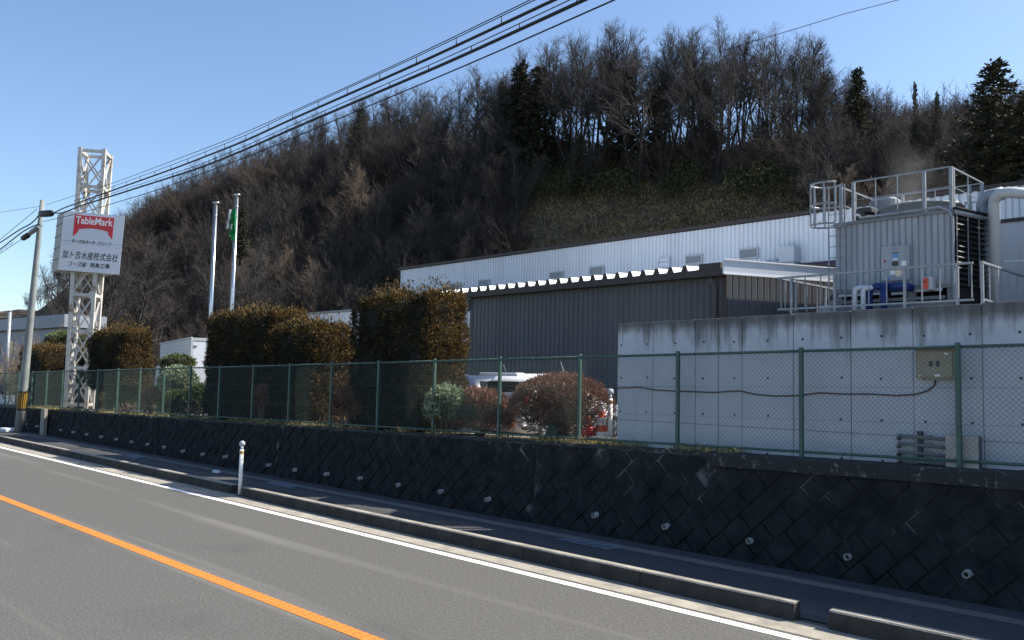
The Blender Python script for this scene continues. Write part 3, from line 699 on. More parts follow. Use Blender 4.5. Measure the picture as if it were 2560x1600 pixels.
# roof railing of the tower
RZ=tloc(2380,416)[1]
def rail3(p0,p1,posts_,wide=()):
    for x in posts_:
        p=np.array(p0)*(1-x)+np.array(p1)*x;q=MB(TFm);w=.075 if x in wide else .022
        q.box(p[0]-w/2,p[0]+w/2,p[1]-w/2,p[1]+w/2,TZ+.03,RZ);q.build('rail_post',m_galv,tow)
    q=MB(TFm);q.bar((p0[0],p0[1],RZ),(p1[0],p1[1],RZ),.032,.032);q.bar((p0[0],p0[1],TZ+.62),(p1[0],p1[1],TZ+.62),.016,.016);q.build('guard_rail',m_galv,tow)
q0=tx0+TW*.17;fr_=(q0,.0);rail3((q0,0),(tx1-.02,0),(0,.24,.47,.74,1),(0,.74,1))
rail3((tx1-.02,.05),(tx1-.02,TDp-.05),(.03,.5,.97),(.03,.97));rail3((tx0,TDp-.05),(tx1-.06,TDp-.05),(.0,.3,.6,.9),(.3,.9));rail3((tx0,.3),(tx0,TDp-.1),(0.02,.5),(0.02,))
# caged ladder
lxa=tx0-.10
lad=thing('caged_ladder','galvanised caged ladder fixed to the left end of the cooling tower','ladder',TFm@Matrix.Translation((lxa,-.1,PZ)))
b=MB(TFm)
for y in(-.15,-.15):pass
for dx_ in(-.02,.42):b.bar((lxa+dx_,-.14,PZ+.3),(lxa+dx_,-.14,RZ-.05),.035,.02)
b.build('stile',m_galv,lad)
b=MB(TFm);z=PZ+.5
while z<RZ-.3:b.tube([(lxa-.02,-.14,z),(lxa+.42,-.14,z)],.011,6);z+=.29
b.build('rung',m_galv,lad)
b=MB(TFm);cc=(lxa+.05,-.42)
for z in(RZ-.06,RZ-.62,RZ-1.16):
    pts=[(cc[0]+.40*math.cos(t),cc[1]+.36*math.sin(t),z) for t in np.linspace(.5,5.8,22)]
    b.tube(pts,.026,6)
for t in np.linspace(.6,5.7,8):b.bar((cc[0]+.40*math.cos(t),cc[1]+.36*math.sin(t),RZ-1.18),(cc[0]+.40*math.cos(t),cc[1]+.36*math.sin(t),RZ-.04),.04,.012)
b.build('safety_cage',m_galv,lad)
# blue lagged pipes, white pipes, red box
def up(px,py,off=.6):return ploc(px,py,off)
bpipe=thing('blue_lagged_pipes','bright blue lagged pipes looping out below the cooling tower','pipe',PF@Matrix.Translation((ploc(2170,740,.6)[0],.6,PZ)))
b=MB(PF);x1_,_z=up(2173,720);x2_=up(2210,720)[0];zt1=up(2190,720)[1]+.02
b.tube([(x1_,.6,PZ-.2),(x1_,.6,zt1-.12),(x1_+.05,.6,zt1-.02),(x1_+.16,.6,zt1+.02),(x2_+.1,.62,zt1+.02)],.085,12);b.tube([(x2_,.58,PZ+.05),(x2_,.58,zt1)],.08,12);b.tube([(x2_-.05,.7,zt1),(x2_+.45,.7,zt1+.0),(x2_+.55,.9,zt1-.04)],.10,12);b.box(x1_-.15,x2_+2.6,.25,.55,PZ-.05,PZ+.045);b.build('lagging',m_blue,bpipe,True)
wp_=thing('white_riser_pipes','two white riser pipes beside the blue pipes below the cooling tower','pipe',PF@Matrix.Translation((ploc(2136,740,.45)[0],.45,PZ)))
for px in(2137,2158):
    x,z=ploc(px,722,.45);b=MB(PF);b.tube([(x,.45,PZ-.2),(x,.45,z-.06),(x+.03,.45,z),(x+.12,.5,z+.03),(x+.3,.7,z+.03)],.062,10);b.build('riser',m_fascia,wp_,True)
(x,z)=ploc(2313,710,.9);fb=thing('red_alarm_box','small red and white box on the frame below the cooling tower','electrical box',PF@Matrix.Translation((x,.9,z)))
b=MB(PF);b.bbox(x-.02,x+.18,.86,1.1,z-.15,z+.17,.01);b.build('case',m_lgrey,fb);b=MB(PF);b.box(x-.06,x+.09,.83,.857,z-.13,z+.14);b.build('front_plate',m_fire,fb);b=MB(PF);b.box(x-.03,x+.05,.825,.829,z+.02,z+.08);b.build('window',m_lamp,fb)
# grey utility cabinet on the platform
(x,z)=ploc(2061,770,.3);b=MB(PF);b.bbox(x-.17,x+.17,.3,.55,PZ,PZ+.32,.01);b.box(x-.13,x+.13,.285,.299,PZ+.05,PZ+.28);tag(b.build('platform_cabinet',m_tower),'small plain grey cabinet behind the railing beside the dark shed','cabinet')
# big silver pipes
sp=thing('silver_duct_pipe','thick silver pipe rising beside the louvred end of the cooling tower and bending right','pipe',PF@Matrix.Translation((ploc(2484,600,2.4)[0],2.4,PZ)))
(x,z)=ploc(2478,500,2.4);zb_=PZ+.25
b=MB(PF);b.tube([(x+.06,2.4,zb_),(x+.06,2.4,z-.12),(x+.10,2.36,z+.0),(x+.22,2.26,z+.10),(x+.40,2.30,z+.12),(x+1.6,3.2,z-.02)],.135,14)
b.build('pipe_run',m_lgrey,sp,True)
b=MB(PF)
for k in(.9,1.9,2.9):b.tube([(x+.06,2.4,z-k-.012),(x+.06,2.4,z-k+.012)],.145,14)
b.bar((x+.2,2.5,z-1.55),(x+.8,2.9,z-1.55),.06,.04);b.build('pipe_bands',m_lgrey,sp)
sp2=thing('silver_duct_pipe','second silver pipe half hidden between the louvres and the thicker pipe','pipe',PF@Matrix.Translation((ploc(2462,600,3.0)[0],3.0,PZ)))
(x,z)=ploc(2458,500,3.0)
b=MB(PF);b.tube([(x,3.0,PZ),(x,3.0,z-.1),(x+.05,2.98,z),(x+.2,2.9,z+.06),(x+.5,2.8,z+.06)],.17,12);b.build('pipe_run',m_galv,sp2,True)
# ================= FLAGPOLES AND FLAG
def flagpole(px0,py0,pxt,pyt,Y,label):
    a=onY(px0,py0,Y);t=onY(pxt,pyt,Y);z0=yz(a[0],Y)
    o=thing('flagpole',label,'flagpole',frame(a[0],Y,z0),'stainless flagpoles behind the hedge')
    b=MB();b.tube([(a[0],Y,z0),(a[0],Y,t[2]-.08)],[.085,.055],14);b.tube([(a[0],Y,t[2]-.5),(a[0],Y,t[2]-.46)],.065,12);b.build('pole',m_steel,o,True)
    b=MB();b.lathe([(.02,t[2]-.08),(.055,t[2]-.07),(.055,t[2]-.02),(.14,t[2]),(.14,t[2]+.035),(.03,t[2]+.06)],(a[0],Y,0),14);b.build('cap',m_steel,o,True)
    b=MB();b.tube([(a[0]-.10,Y-.06,z0+1.0),(a[0]-.10,Y-.06,t[2]-.05)],.006,5);b.build('halyard',m_lgrey,o)
    b=MB();b.lathe([(.2,0),(.2,.06),(.11,.10)],(a[0],Y,z0),14);b.build('base_flange',m_lgrey,o)
    return a[0],t[2]
flagpole(525,840,541,508,15.2,'bare stainless flagpole, the left and nearer of two behind the hedge')
fx_,fz_=flagpole(580,780,597,487,16.4,'stainless flagpole with a limp green flag, the right of two behind the hedge')
fl=thing('flag','limp green and white flag hanging folded from the right flagpole','flag',frame(fx_,16.4,fz_-.3))
rg=random.Random(8)
def fold(b,xo,yo,zt_,zb_,w,amp,ph,ty=1.,n=9):
    us=np.linspace(0,1,n);vs=np.linspace(0,1,10)
    b.grid(lambda u,v:(fx_+xo+(u-.5)*w*(1-.35*(1-v))+.02*math.sin(9*v+ph),16.4+yo+amp*math.sin(u*9+ph+2*v),zt_+(zb_-zt_)*v*(1-.12*u*ty)),us,vs)
b=MB();fold(b,-.06,-.13,fz_-.60,fz_-1.72,.50,.08,0);fold(b,.10,-.11,fz_-.9,fz_-1.92,.30,.06,1.5);b.build('green_folds',m_flaggreen,fl,True)
b=MB();fold(b,-.12,-.24,fz_-.62,fz_-1.05,.26,.03,.5);fold(b,-.24,-.22,fz_-1.05,fz_-1.40,.20,.03,2);fold(b,.10,-.24,fz_-1.25,fz_-1.48,.11,.02,1);b.build('white_folds',m_flagwhite,fl,True)

# ================= SIGN TOWER
SY=13.4;sb=onY(197,1020,SY);SX=sb[0];SZ=zt(SX)
ST=frame(SX,SY,0,0)@Matrix.Rotation(R(55),4,'Z')      # local x = along the board to the right, local -y = towards traffic
zt2=onY(230,380,SY)[2]
sg=thing('sign_tower','tall rusty white lattice tower carrying a square company signboard','sign',ST@Matrix.Translation((0,0,SZ)))
hb,ht=.42,.50
def leg(ix,iy,z):
    t=(z-SZ)/(zt2-SZ);h=hb+(ht-hb)*t;return (ix*h+.10*t,iy*h*1.05,z)
for ix in(-1,1):
    for iy in(-1,1):
        b=MB(ST);b.bar(leg(ix,iy,SZ-.1),leg(ix,iy,zt2),.15,.15);b.build('leg',m_rust,sg)
lev=np.linspace(SZ+.15,zt2-.12,8)
for i,z in enumerate(lev):
    b=MB(ST)
    for a,c in(((-1,-1),(1,-1)),((1,-1),(1,1)),((1,1),(-1,1)),((-1,1),(-1,-1))):
        b.bar(leg(*a,z),leg(*c,z),.09,.13)
        if 0<i<7:
            for e,f_ in((a,c),(c,a)):
                p=np.array(leg(*e,z));q=np.array(leg(*f_,z));d=(q-p)/np.linalg.norm(q-p);nn=np.array([0,0,1.])
                off=np.cross(d,nn)*.06
                b.prism([(0,-.24),(.16,-.16),(.24,0),(.16,.16),(0,.24)],p+off*-1-.006*off/.06,d,nn,off/.06*.012)
    b.build('cross_frame',m_rust,sg)
for i in range(7):
    b=MB(ST)
    for k,(a,c) in enumerate((((-1,-1),(1,-1)),((1,-1),(1,1)),((1,1),(-1,1)),((-1,1),(-1,-1)))):
        za,zc=lev[i]+.06,lev[i+1]-.06
        p=np.array(leg(*a,za));q=np.array(leg(*c,zc));b.bar(p,q,.06,.06)
        p=np.array(leg(*c,za));q=np.array(leg(*a,zc));sh=np.array([.035*(c[1]-a[1]),-.035*(c[0]-a[0]),0])*-.9;b.bar(p+sh,q+sh,.06,.06)
    b.build('x_brace',m_rust,sg)
# board
SD=float((np.array([SX,SY,8])-CAM)@_F);bc=onY(231,612,SY)
BW,BH=2.50,2.62;BX0=-.90;BZ1=bc[2]+1.36;BZ0=BZ1-BH;BY=-.72
BC=Matrix.Translation((BX0+BW/2,BY,(BZ0+BZ1)/2));BF=ST@BC@Matrix.Rotation(R(2.3),4,'Y')@BC.inverted()
b=MB(BF);b.prism([(BX0+.01,BY+.012),(BX0+BW-.01,BY+.012),(BX0+BW-1.0,BY+1.35),(BX0-.70,BY+1.35)],(0,0,BZ0+.01),(1,0,0),(0,1,0),(0,0,BH-.02));bd_=b.build('sign_box',m_signside,sg)
b=MB(BF);b.box(BX0,BX0+BW,BY,BY+.0118,BZ0,BZ1);brd=b.build('sign_face',m_sign,sg)
b=MB(BF)
for k in(.2,.4,.6,.8):b.bar((BX0-.02,BY+.05,BZ0+BH*k),(BX0-.71,BY+1.32,BZ0+BH*k),.03,.03)
b.build('panel_seams',m_mgrey,bd_)
def bp(u,v):return(BX0+u*BW,BZ1-v*BH)
poly=[(.18,.05),(.83,.05),(.83,.42),(.775,.365),(.755,.335),(.745,.295),(.69,.28),(.60,.267),(.50,.262),(.41,.267),(.32,.28),(.265,.295),(.255,.335),(.235,.365)]+[(.18,.42)]
b=MB(BF);b.prism([bp(u,v) for u,v in poly][::-1],(0,BY-.003,0),(1,0,0),(0,0,1),(0,-.004,0));b.build('red_arch_panel',m_signred,sg)
b=MB(BF);b.box(BX0+.02,BX0+BW-.02,BY-.0025,BY-.0005,BZ1-.502*BH,BZ1-.497*BH);b.build('face_seam',m_mgrey,sg)
def text(s,u0,u1,v0,v1,mat,off=0.,shear=0.,depth=-.008):
    cu=bpy.data.curves.new('t','FONT');cu.body=s;cu.offset=off;cu.shear=shear;cu.extrude=.001
    o=bpy.data.objects.new('t',cu);COL.objects.link(o);bpy.context.view_layer.update()
    me=bpy.data.meshes.new_from_object(o.evaluated_get(bpy.context.evaluated_depsgraph_get()))
    n=len(me.vertices);V=np.empty(n*3);me.vertices.foreach_get('co',V);V=V.reshape(-1,3)
    bpy.data.objects.remove(o);bpy.data.curves.remove(cu)
    lo,hi=V.min(0),V.max(0);(x0,z1),(x1,z0)=bp(u0,v0),bp(u1,v1)
    T=np.stack([x0+(V[:,0]-lo[0])/(hi[0]-lo[0])*(x1-x0),BY+depth-V[:,2],z0+(V[:,1]-lo[1])/(hi[1]-lo[1])*(z1-z0)],1)
    q=MB(BF);q.add(T,[tuple(p.vertices) for p in me.polygons]);bpy.data.meshes.remove(me)
    return q.build('lettering',mat,sg)
text("TableMark",.205,.815,.072,.198,m_signwhite,.016)
text("テーブルマーク",.175,.555,.462,.532,m_ink,.032,.1)
text("グループ",.595,.825,.465,.545,m_ink,-.008,.15)
text("加ト吉水産株式会社",.04,.955,.662,.795,m_ink,.007,.12)
text("フーズ部",.165,.445,.838,.922,m_ink,.014)
text("福島工場",.505,.83,.838,.922,m_ink,.014)

# ================= UTILITY POLE AND CABLES
UY=11.01;UX=-39.42
up_=thing('utility_pole','leaning grey concrete utility pole on the sidewalk beside the block wall','utility pole',frame(UX,UY))
TOP=onY(106,500,UY)
def upole(z):
    t=z/TOP[2];return np.array([UX+(TOP[0]-UX)*t,UY,z])
b=MB();b.tube([upole(z) for z in np.linspace(-.02,TOP[2],8)],np.linspace(.19,.085,8),16);b.build('shaft',m_pole,up_,True)
b=MB()
n=16
for z0,z1,rr in((.95,1.75,.181),):
    b.tube([upole(z0),upole(z1)],[rr+.004,rr-.008],16,False)
b.build('black_band',m_cable,up_)
b=MB()
for k in range(16):
    t=2*math.pi*k/16;t2=t+.2
    V=[upole(z)+np.array([rr*math.cos(a),rr*math.sin(a),0]) for z,rr in((1.02,.186),(1.68,.179)) for a in(t,t2)]
    b.add(V,[(0,1,3,2)])
b.build('yellow_stripes',m_yellow,up_)
z=TOP[2]
for zz in(.55,1.05,1.9):
    b=MB();b.tube([upole(z-zz-.03),upole(z-zz+.03)],.11,12,False);b.build('clamp_band',m_galv,up_)
b=MB();p=upole(z-.75);b.bar(p+np.array([-.45,0,.1]),p+np.array([.45,0,.1]),.05,.05);b.build('cross_arm',m_galv,up_)
CY0=UY-.25
def closure(px,py,px2,py2,r,mat,label,nm='splice_closure'):
    a=onY(px,py,CY0);c=onY(px2,py2,CY0);d=c-a
    b=MB();b.tube([a,a+d*.08,a+d*.15,a+d*.5,a+d*.85,a+d*.92,c],[r*.45,r*.8,r,r*1.02,r,r*.8,r*.45],10)
    tag(b.build(nm,mat,None,True),label,'cable closure')
closure(100,535,132,533,.135,m_cable,'fat black cable splice closure right beside the utility pole top')
closure(96,568,74,584,.10,m_mgrey,'grey splice closure hanging on cables left of the utility pole')
closure(73,586,56,597,.115,m_cable,'black splice closure at far left on the lower cable')
def cable(pts,r,label,extra=None,name='overhead_cable',Y=CY0,hang=None,ext=True):
    P=[onY(x,y,Y if x<140 else np.interp(x,[140,1460],[Y,8.0])) for x,y in pts]
    if ext:
        d=P[-1]-P[-2];d/=np.linalg.norm(d);P.append(P[-1]+d*9)
    P=np.array(P)
    # resample smoothly
    t=np.concatenate([[0],np.cumsum(np.linalg.norm(np.diff(P,axis=0),axis=1))]);tt=np.linspace(0,t[-1],60)
    Q=np.stack([np.interp(tt,t,P[:,k]) for k in range(3)],1)
    for _ in range(3):Q[1:-1]=(Q[:-2]+2*Q[1:-1]+Q[2:])/4
    b=MB();b.tube(Q,r,6)
    if hang:
        Q2=Q+np.array([0,0,hang]);b2=MB();b2.tube(Q2[4:],.008,5);
        for k in range(5,60,2):b2.bar(Q2[k],Q[k],.012,.012)
    o=b.build(name,m_cable,None,True);tag(o,label,'cable','cables from the pole to the upper right' if ext and pts[-1][0]>500 else 'cables running left from the pole')
    if hang:b2.build('messenger_wire',m_cable,o,True)
    return o
cable([(132,534),(151,522),(185,511),(270,480),(450,416),(619,350),(700,311),(1065,150),(1385,0)],.023,'upper of the two thick black cables rising from the pole to the top edge',hang=.13)
cable([(132,532),(156,538),(175,523),(212,511),(270,493),(503,419),(640,363),(700,335),(1134,150),(1460,0)],.025,'lower of the two thick black cables rising from the pole to the top edge',hang=.09)
cable([(108,554),(212,530),(397,474),(640,384),(700,358),(1197,150),(1535,0)],.011,'thin black cable lowest of those rising to the upper right')
cable([(115,512),(272,462),(569,350),(700,293),(1015,150),(1325,0)],.008,'thinnest wire highest of those rising to the upper right')
cable([(100,535),(80,560),(55,570),(0,607),(-120,672)],.026,'thick black cable running left from the pole top')
cable([(98,560),(80,566),(55,580),(0,624),(-120,690)],.026,'thick black cable running left just below the pole top')
cable([(92,523),(0,599),(-120,690)],.012,'thin wire slanting steeply down left from the pole top')
cable([(60,594),(0,634),(-120,705)],.012,'thin lowest wire running left past the black closure',hang=.12)
cable([(98,516),(0,531),(-160,550)],.008,'thin nearly level wire running left from the pole top')
P=[atD(x,y,70) for x,y in((1990,72),(2110,35),(2245,0),(2600,-95))];P=[np.array(p) for p in P]
b=MB();b.tube([atD(1800,128,74)]+P,.03,5);tag(b.build('distant_wire',m_cable),'single thin wire crossing the sky above the trees at top right','cable')
# ================= STREET FURNITURE
def delineator(x,y,z0,h,label,rad=.042):
    o=thing('delineator_post',label,'post',frame(x,y,z0),'white delineator posts')
    b=MB();b.tube([(x,y,z0),(x,y,z0+h-.17)],rad,14);b.build('post',m_paper,o,True)
    b=MB();b.tube([(x,y,z0+h-.17),(x,y,z0+h-.10)],.028,10)
    dx,dy=-.72,.70;V=[]
    for k in(-1,1):b.tube([(x,y,z0+h-.045),(x+.7*.016*k,y-.72*.016*k,z0+h-.045)],.062,16)
    b.build('round_reflector',m_lgrey,o,True)
    b=MB();b.tube([(x,y,z0+h-.27),(x,y,z0+h-.20)],rad+.003,14,False);b.build('amber_band',M('amber_tape',(.40,.26,.10),rough=.5),o,True)
    b=MB();b.lathe([(.09,0),(.09,.015),(.05,.03)],(x,y,z0),14);b.build('foot',m_dgrey,o)
delineator(-16.98,9.10,.004,1.16,'white delineator post with round reflector at the kerb gap')
q=onY(1525,1080,12.55);delineator(q[0],12.55,zt(q[0])-.05,1.02,'white delineator post standing behind the fence by the concrete wall')
def flat(name,corners,z,mat,label,cat,bars=0):
    P=[onz(x,y,z) for x,y in corners];b=MB()
    if bars:
        A,Bq,Cc,Dq=(np.array(p) for p in P)
        for k in range(bars):
            t0,t1=(k+.1)/bars,(k+.75)/bars
            b.add([A+(Dq-A)*t0,Bq+(Cc-Bq)*t0,Bq+(Cc-Bq)*t1,A+(Dq-A)*t1]+[p-np.array([0,0,.01]) for p in(A+(Dq-A)*t0,Bq+(Cc-Bq)*t0,Bq+(Cc-Bq)*t1,A+(Dq-A)*t1)],[(0,1,2,3),(0,4,5,1),(2,6,7,3)])
    else:
        n=4;b.add(P+[p-np.array([0,0,.02]) for p in P],[(0,1,2,3)]+[(i,i+4,(i+1)%4+4,(i+1)%4) for i in range(4)])
    tag(b.build(name,mat),label,cat)
m_cover=M('blue_grey_cover',(.15,.18,.22),(.20,.23,.27),4,.6,.3)
flat('drain_grate',[(1384,1347),(1440,1344),(1568,1370),(1515,1374)],.03,m_cover,'barred steel drain grate in the shaded sidewalk','drain cover',5)
flat('utility_cover',[(665,1206),(700,1203),(758,1215),(722,1218)],.03,m_cover,'plain grey utility cover in the sidewalk right of the kerb gap','drain cover')
flat('utility_cover',[(308,1138),(340,1135),(372,1141),(338,1145)],.03,m_cover,'plain grey utility cover in the sidewalk far to the left','drain cover')
p=onz(541,1181,.02);b=MB();b.bbox(p[0]-.14,p[0]+.14,p[1]-.06,p[1]+.06,.016,.075,.02);tag(b.build('marker_block',m_paper,None),'small white marker block lying on the sidewalk near the kerb gap','block')
p=onz(22,1077,.02);b=MB();b.bbox(p[0]-.45,p[0]+.45,p[1]-.25,p[1]+.25,.016,.14,.03);tag(b.build('wheel_ramp',m_paper,None),'white step slab on the sidewalk just left of the utility pole','block')
# cone, rope reel, board, stops behind the fence
q=onY(1503,1085,12.6);cx_,cy_=q[0],12.6;cz_=zt(cx_)-.06
cone=thing('traffic_cone','large orange and white traffic cone behind the fence next to the red coil','traffic cone',frame(cx_,cy_,cz_))
b=MB();b.bbox(cx_-.21,cx_+.21,cy_-.21,cy_+.21,cz_,cz_+.05,.02);b.build('base',m_dgrey,cone)
hh=[0.05,.22,.30,.42,.55,.70]
for z0,z1,mt,nm in((.05,.24,m_paper,'white_band'),(.24,.36,m_orange,'orange_band'),(.36,.50,m_paper,'white_band'),(.50,.62,m_orange,'orange_band'),(.62,.72,m_paper,'white_band')):
    r_=lambda z:.165-.18*z
    b=MB();b.tube([(cx_,cy_,cz_+z0),(cx_,cy_,cz_+z1)],[r_(z0),r_(z1)],18,z1>.7);b.build(nm,mt,cone,True)
q=onY(1466,1105,12.45);rx,ry=q[0],12.45;rz=zt(rx)+.0
reel=thing('hose_coil','stack of coiled red hose with a red cone top behind the fence','hose',frame(rx,ry,rz))
b=MB();pts=[]
for k in range(5*20):
    t=2*math.pi*k/20;pts.append((rx+(.20+.01*math.sin(k*.9))*math.cos(t),ry+.20*math.sin(t),rz+.03+.038*k/20*1.15))
b.tube(pts,.024,6);b.build('coil',m_red,reel,True)
b=MB();b.lathe([(.12,.20),(.10,.24),(.05,.30),(.045,.38),(.02,.48)],(rx+.04,ry,rz),14);b.build('cone_top',m_orange,reel,True)
q=onY(1520,1110,12.3);b=MB();b.bbox(q[0]-.42,q[0]+.30,12.22,12.36,zt(q[0])-.02,zt(q[0])+.10,.02);tag(b.build('parking_stop',m_kerb),'low concrete parking stop block at the end of the concrete wall','block')
q=onY(1378,1100,12.2);f_=frame(q[0],12.2,zt(q[0]))@Matrix.Rotation(R(28),4,'Y')
b=MB(f_);b.bbox(-.16,.13,-.05,.05,-.05,.30,.015);tag(b.build('plastic_crate_lid',M('dark_green_plastic',(.012,.045,.04),rough=.5)),'dark green plastic sheet leaning under the large twiggy bush','panel')

# ================= CARS
def car(cx,y0,zg,paint,label):
    o=thing('parked_car',label,'car',frame(cx,y0,zg));fr=frame(cx,y0,zg)
    # stations: y, half width, sill, belt, roof half width, roof height
    S=[(-.02,.70,.42,.80,.62,.86),(.0,.77,.30,.88,.64,.96),(.10,.81,.26,.92,.60,1.36),(.35,.835,.24,.93,.60,1.55),(1.2,.84,.22,.93,.61,1.60),(2.1,.84,.22,.93,.60,1.55),(2.75,.835,.22,.94,.60,1.10),(2.95,.83,.22,.92,.66,1.0),(3.5,.81,.24,.84,.62,.90),(3.82,.74,.28,.72,.55,.76),(3.92,.64,.34,.58,.5,.62)]
    b=MB(fr);V=[];n=12
    for(y,w,s,bl,rw,rh)in S:
        half=[(w*.8,s-.04),(w,s),(w*1.0,(s+bl)/2),(w*.985,bl),(rw+.04,rh-.07),(rw*.8,rh)]
        V+=[(x,y,z) for x,z in half]+[(-x,y,z) for x,z in half[::-1]]
    F=[(i*n+k,(i+1)*n+k,(i+1)*n+(k+1)%n,i*n+(k+1)%n) for i in range(len(S)-1) for k in range(n)]+[tuple(range(n)),tuple(range((len(S)-1)*n+n-1,(len(S)-1)*n-1,-1))]
    b.add(V,F);b.build('body',paint,o,True)
    b=MB(fr);b.add([(-.60,.055,.95),(.60,.055,.95),(.54,.085,1.38),(-.54,.085,1.38)],[(0,1,2,3)]);
    V=[(-.60,.02,.95),(.60,.02,.95),(.55,.08,1.40),(-.55,.08,1.40)];V+=[(x,y+.05,z) for x,y,z in V]
    b=MB(fr);b.add(V,[(0,1,2,3),(0,3,7,4),(1,5,6,2),(2,6,7,3)]);b.build('rear_window',m_glass,o)
    for s in(-1,1):
        b=MB(fr)
        for ya,yb in((.42,1.30),(1.40,2.15)):
            V=[(s*(.845),ya,.96),(s*.845,yb,.96),(s*.675,yb-(.0 if yb<2 else .0),1.44),(s*.675,ya+.05,1.44)];b.add(V+[(x-s*.03,y,z) for x,y,z in V],[(0,1,2,3) if s>0 else(3,2,1,0),(0,4,5,1),(2,6,7,3)])
        b.build('side_window',m_glass,o)
        b=MB(fr);b.bbox(s*.76-.06,s*.76+.06,-.04,.12,.86,1.12,.02);b.build('tail_light',m_lamp,o)
        for yy in(.68,3.12):
            b=MB(fr);b.tube([(s*.68,yy,.30),(s*.86,yy,.30)],.30,20);w=b.build('wheel',m_tyre,o,False)
            b=MB(fr);b.tube([(s*.855,yy,.30),(s*.868,yy,.30)],.20,20)
            for k in range(5):
                t=2*math.pi*k/5;b.bar((s*.872,yy,.30),(s*.872,yy+.19*math.cos(t),.30+.19*math.sin(t)),.05,.01)
            b.build('rim',m_galv,w)
    b=MB(fr);b.bbox(-.62,.62,-.16,.14,1.52,1.60,.02);b.build('spoiler',paint,o)
    b=MB(fr);b.bbox(-.78,.78,-.10,.06,.36,.60,.03);b.build('rear_bumper',paint,o)
    b=MB(fr);b.box(-.17,.17,-.125,-.101,.62,.78);b.build('number_plate',m_paper,o)
    b=MB(fr);b.tube([(.45,1.75,1.56),(.50,1.5,1.9)],.006,5);b.build('antenna',m_lgrey,o)
car(-13.90,13.95,yz(-14,15),m_carwhite,'white hatchback parked nose away behind the round bushes')
car(-16.9,15.0,yz(-17,16),m_carblue,'dark blue car mostly hidden behind the tallest hedge')
# ================= BOX TRUCK
tp=atD(473,980,38.);tz=yz(tp[0],tp[1]);topz=atD(473,845,38.)[2];th=topz-tz
tdir=math.degrees(math.atan2(_F[1],_F[0]))+math.degrees(math.atan((1280-60)/FPX))
TF=frame(tp[0],tp[1],tz,tdir)         # local x forward (away), local y = left ; rear right corner of the visible side at origin
tr=thing('box_truck','white ribbed box truck parked with its rear doors towards the hedge','truck',TF)
L_,Wd=10.,2.2
b=MB(TF);corr_f=TF@Matrix.Rotation(0,4,'Z')
b.box(.06,L_,-Wd,-.02,.95,th);b.build('cargo_box',m_truck,tr)
b=MB(TF)
z=1.05
while z<th-.12:
    b.prism([(0,0),(.03,.02),(.03,.06),(0,.08)],(.1,-.02,z),(0,1,0),(0,0,1),(L_-.15,0,0));z+=.105
b.build('side_ribs',m_truck,tr)
b=MB(TF);b.box(-.02,.06,-Wd-.02,-Wd+.08,.9,th+.03);b.box(-.02,.06,-.08,.02,.9,th+.03);b.box(-.02,.06,-Wd+.08,-.08,th-.10,th+.03);b.box(.06,L_,-.06,.04,th-.02,th+.06);b.build('door_frame',m_lgrey,tr)
for y0,y1 in((-Wd/2+.01,-.09),(-Wd+.09,-Wd/2-.01)):
    b=MB(TF);b.box(0,.05,y0,y1,.95,th-.12);d_=b.build('rear_door',m_sign,tr)
    b=MB(TF)
    b.tube([(-.03,(y0*.8+y1*.2),1.0),(-.03,(y0*.8+y1*.2),th-.2)],.018,6)
    for z in(1.2,1.9,2.5,th-.35):b.box(-.035,.0,y1-.16,y1,z-.03,z+.03)
    b.build('door_hardware',m_mgrey,d_)
b=MB(TF);b.box(.2,L_+1.5,-Wd+.3,-.3,.6,.9);b.build('chassis',m_dgrey,tr)
b=MB(TF);b.prism([(0,.7),(1.7,.7),(1.75,1.4),(1.4,2.2),(0,2.3)],(L_+.1,-Wd+.05,0),(1,0,0),(0,0,1),(0,Wd-.1,0));b.build('cab',m_truck,tr)
for x in(1.2,L_+.9):
    for y in(-Wd+.02,-.27):
        b=MB(TF);b.tube([(x,y,.42),(x,y+.24,.42)],.42,18);b.build('wheel',m_tyre,tr)
# ================= FAR LEFT: facade, light pole, low wall
p0=atD(-60,800,68);p1=atD(172,800,56);FFa=math.degrees(math.atan2(p1[1]-p0[1],p1[0]-p0[0]))
FF=frame(p0[0],p0[1],0,FFa);fw=math.hypot(p1[0]-p0[0],p1[1]-p0[1]);fz=atD(35,795,61)[2]
fa=thing('far_grey_building','pale blue grey building with a deep roof band at the far left','building',FF)
b=MB(FF);b.box(0,fw,0,2.2,-.5,fz-.9);b.build('wall',m_far,fa)
b=MB(FF);b.box(-.2,fw+.2,-.35,2.4,fz-.84,fz);b.build('roof_band',m_far,fa)
b=MB(FF);b.box(-.1,fw+.1,-.2,2.2,fz-.9,fz-.845);b.build('soffit_line',m_dgrey,fa)
b=MB(FF)
for k in range(3):b.box(2+k*2.6,3.4+k*2.6,-.04,.02,fz-2.6,fz-1.6)
b.build('window_band',m_glass,fa)
p=atD(17,900,48);t=atD(17,778,48);b=MB();b.tube([(p[0],p[1],yz(p[0],p[1])-.3),(p[0],p[1],t[2])],[.13,.10],10);b.tube([(p[0],p[1],t[2]),(p[0],p[1],t[2]+.05)],.12,10);tag(b.build('thin_grey_pole',m_galv,None,True),'thin grey pole in front of the far left building','pole')
p=onY(-30,990,14.0);p1=onY(37,990,14.0);b=MB();b.bbox(p[0],p1[0],14,14.2,.6,p1[2],.02);tag(b.build('low_white_wall',m_signwhite),'low white wall behind the fence at the far left','wall')
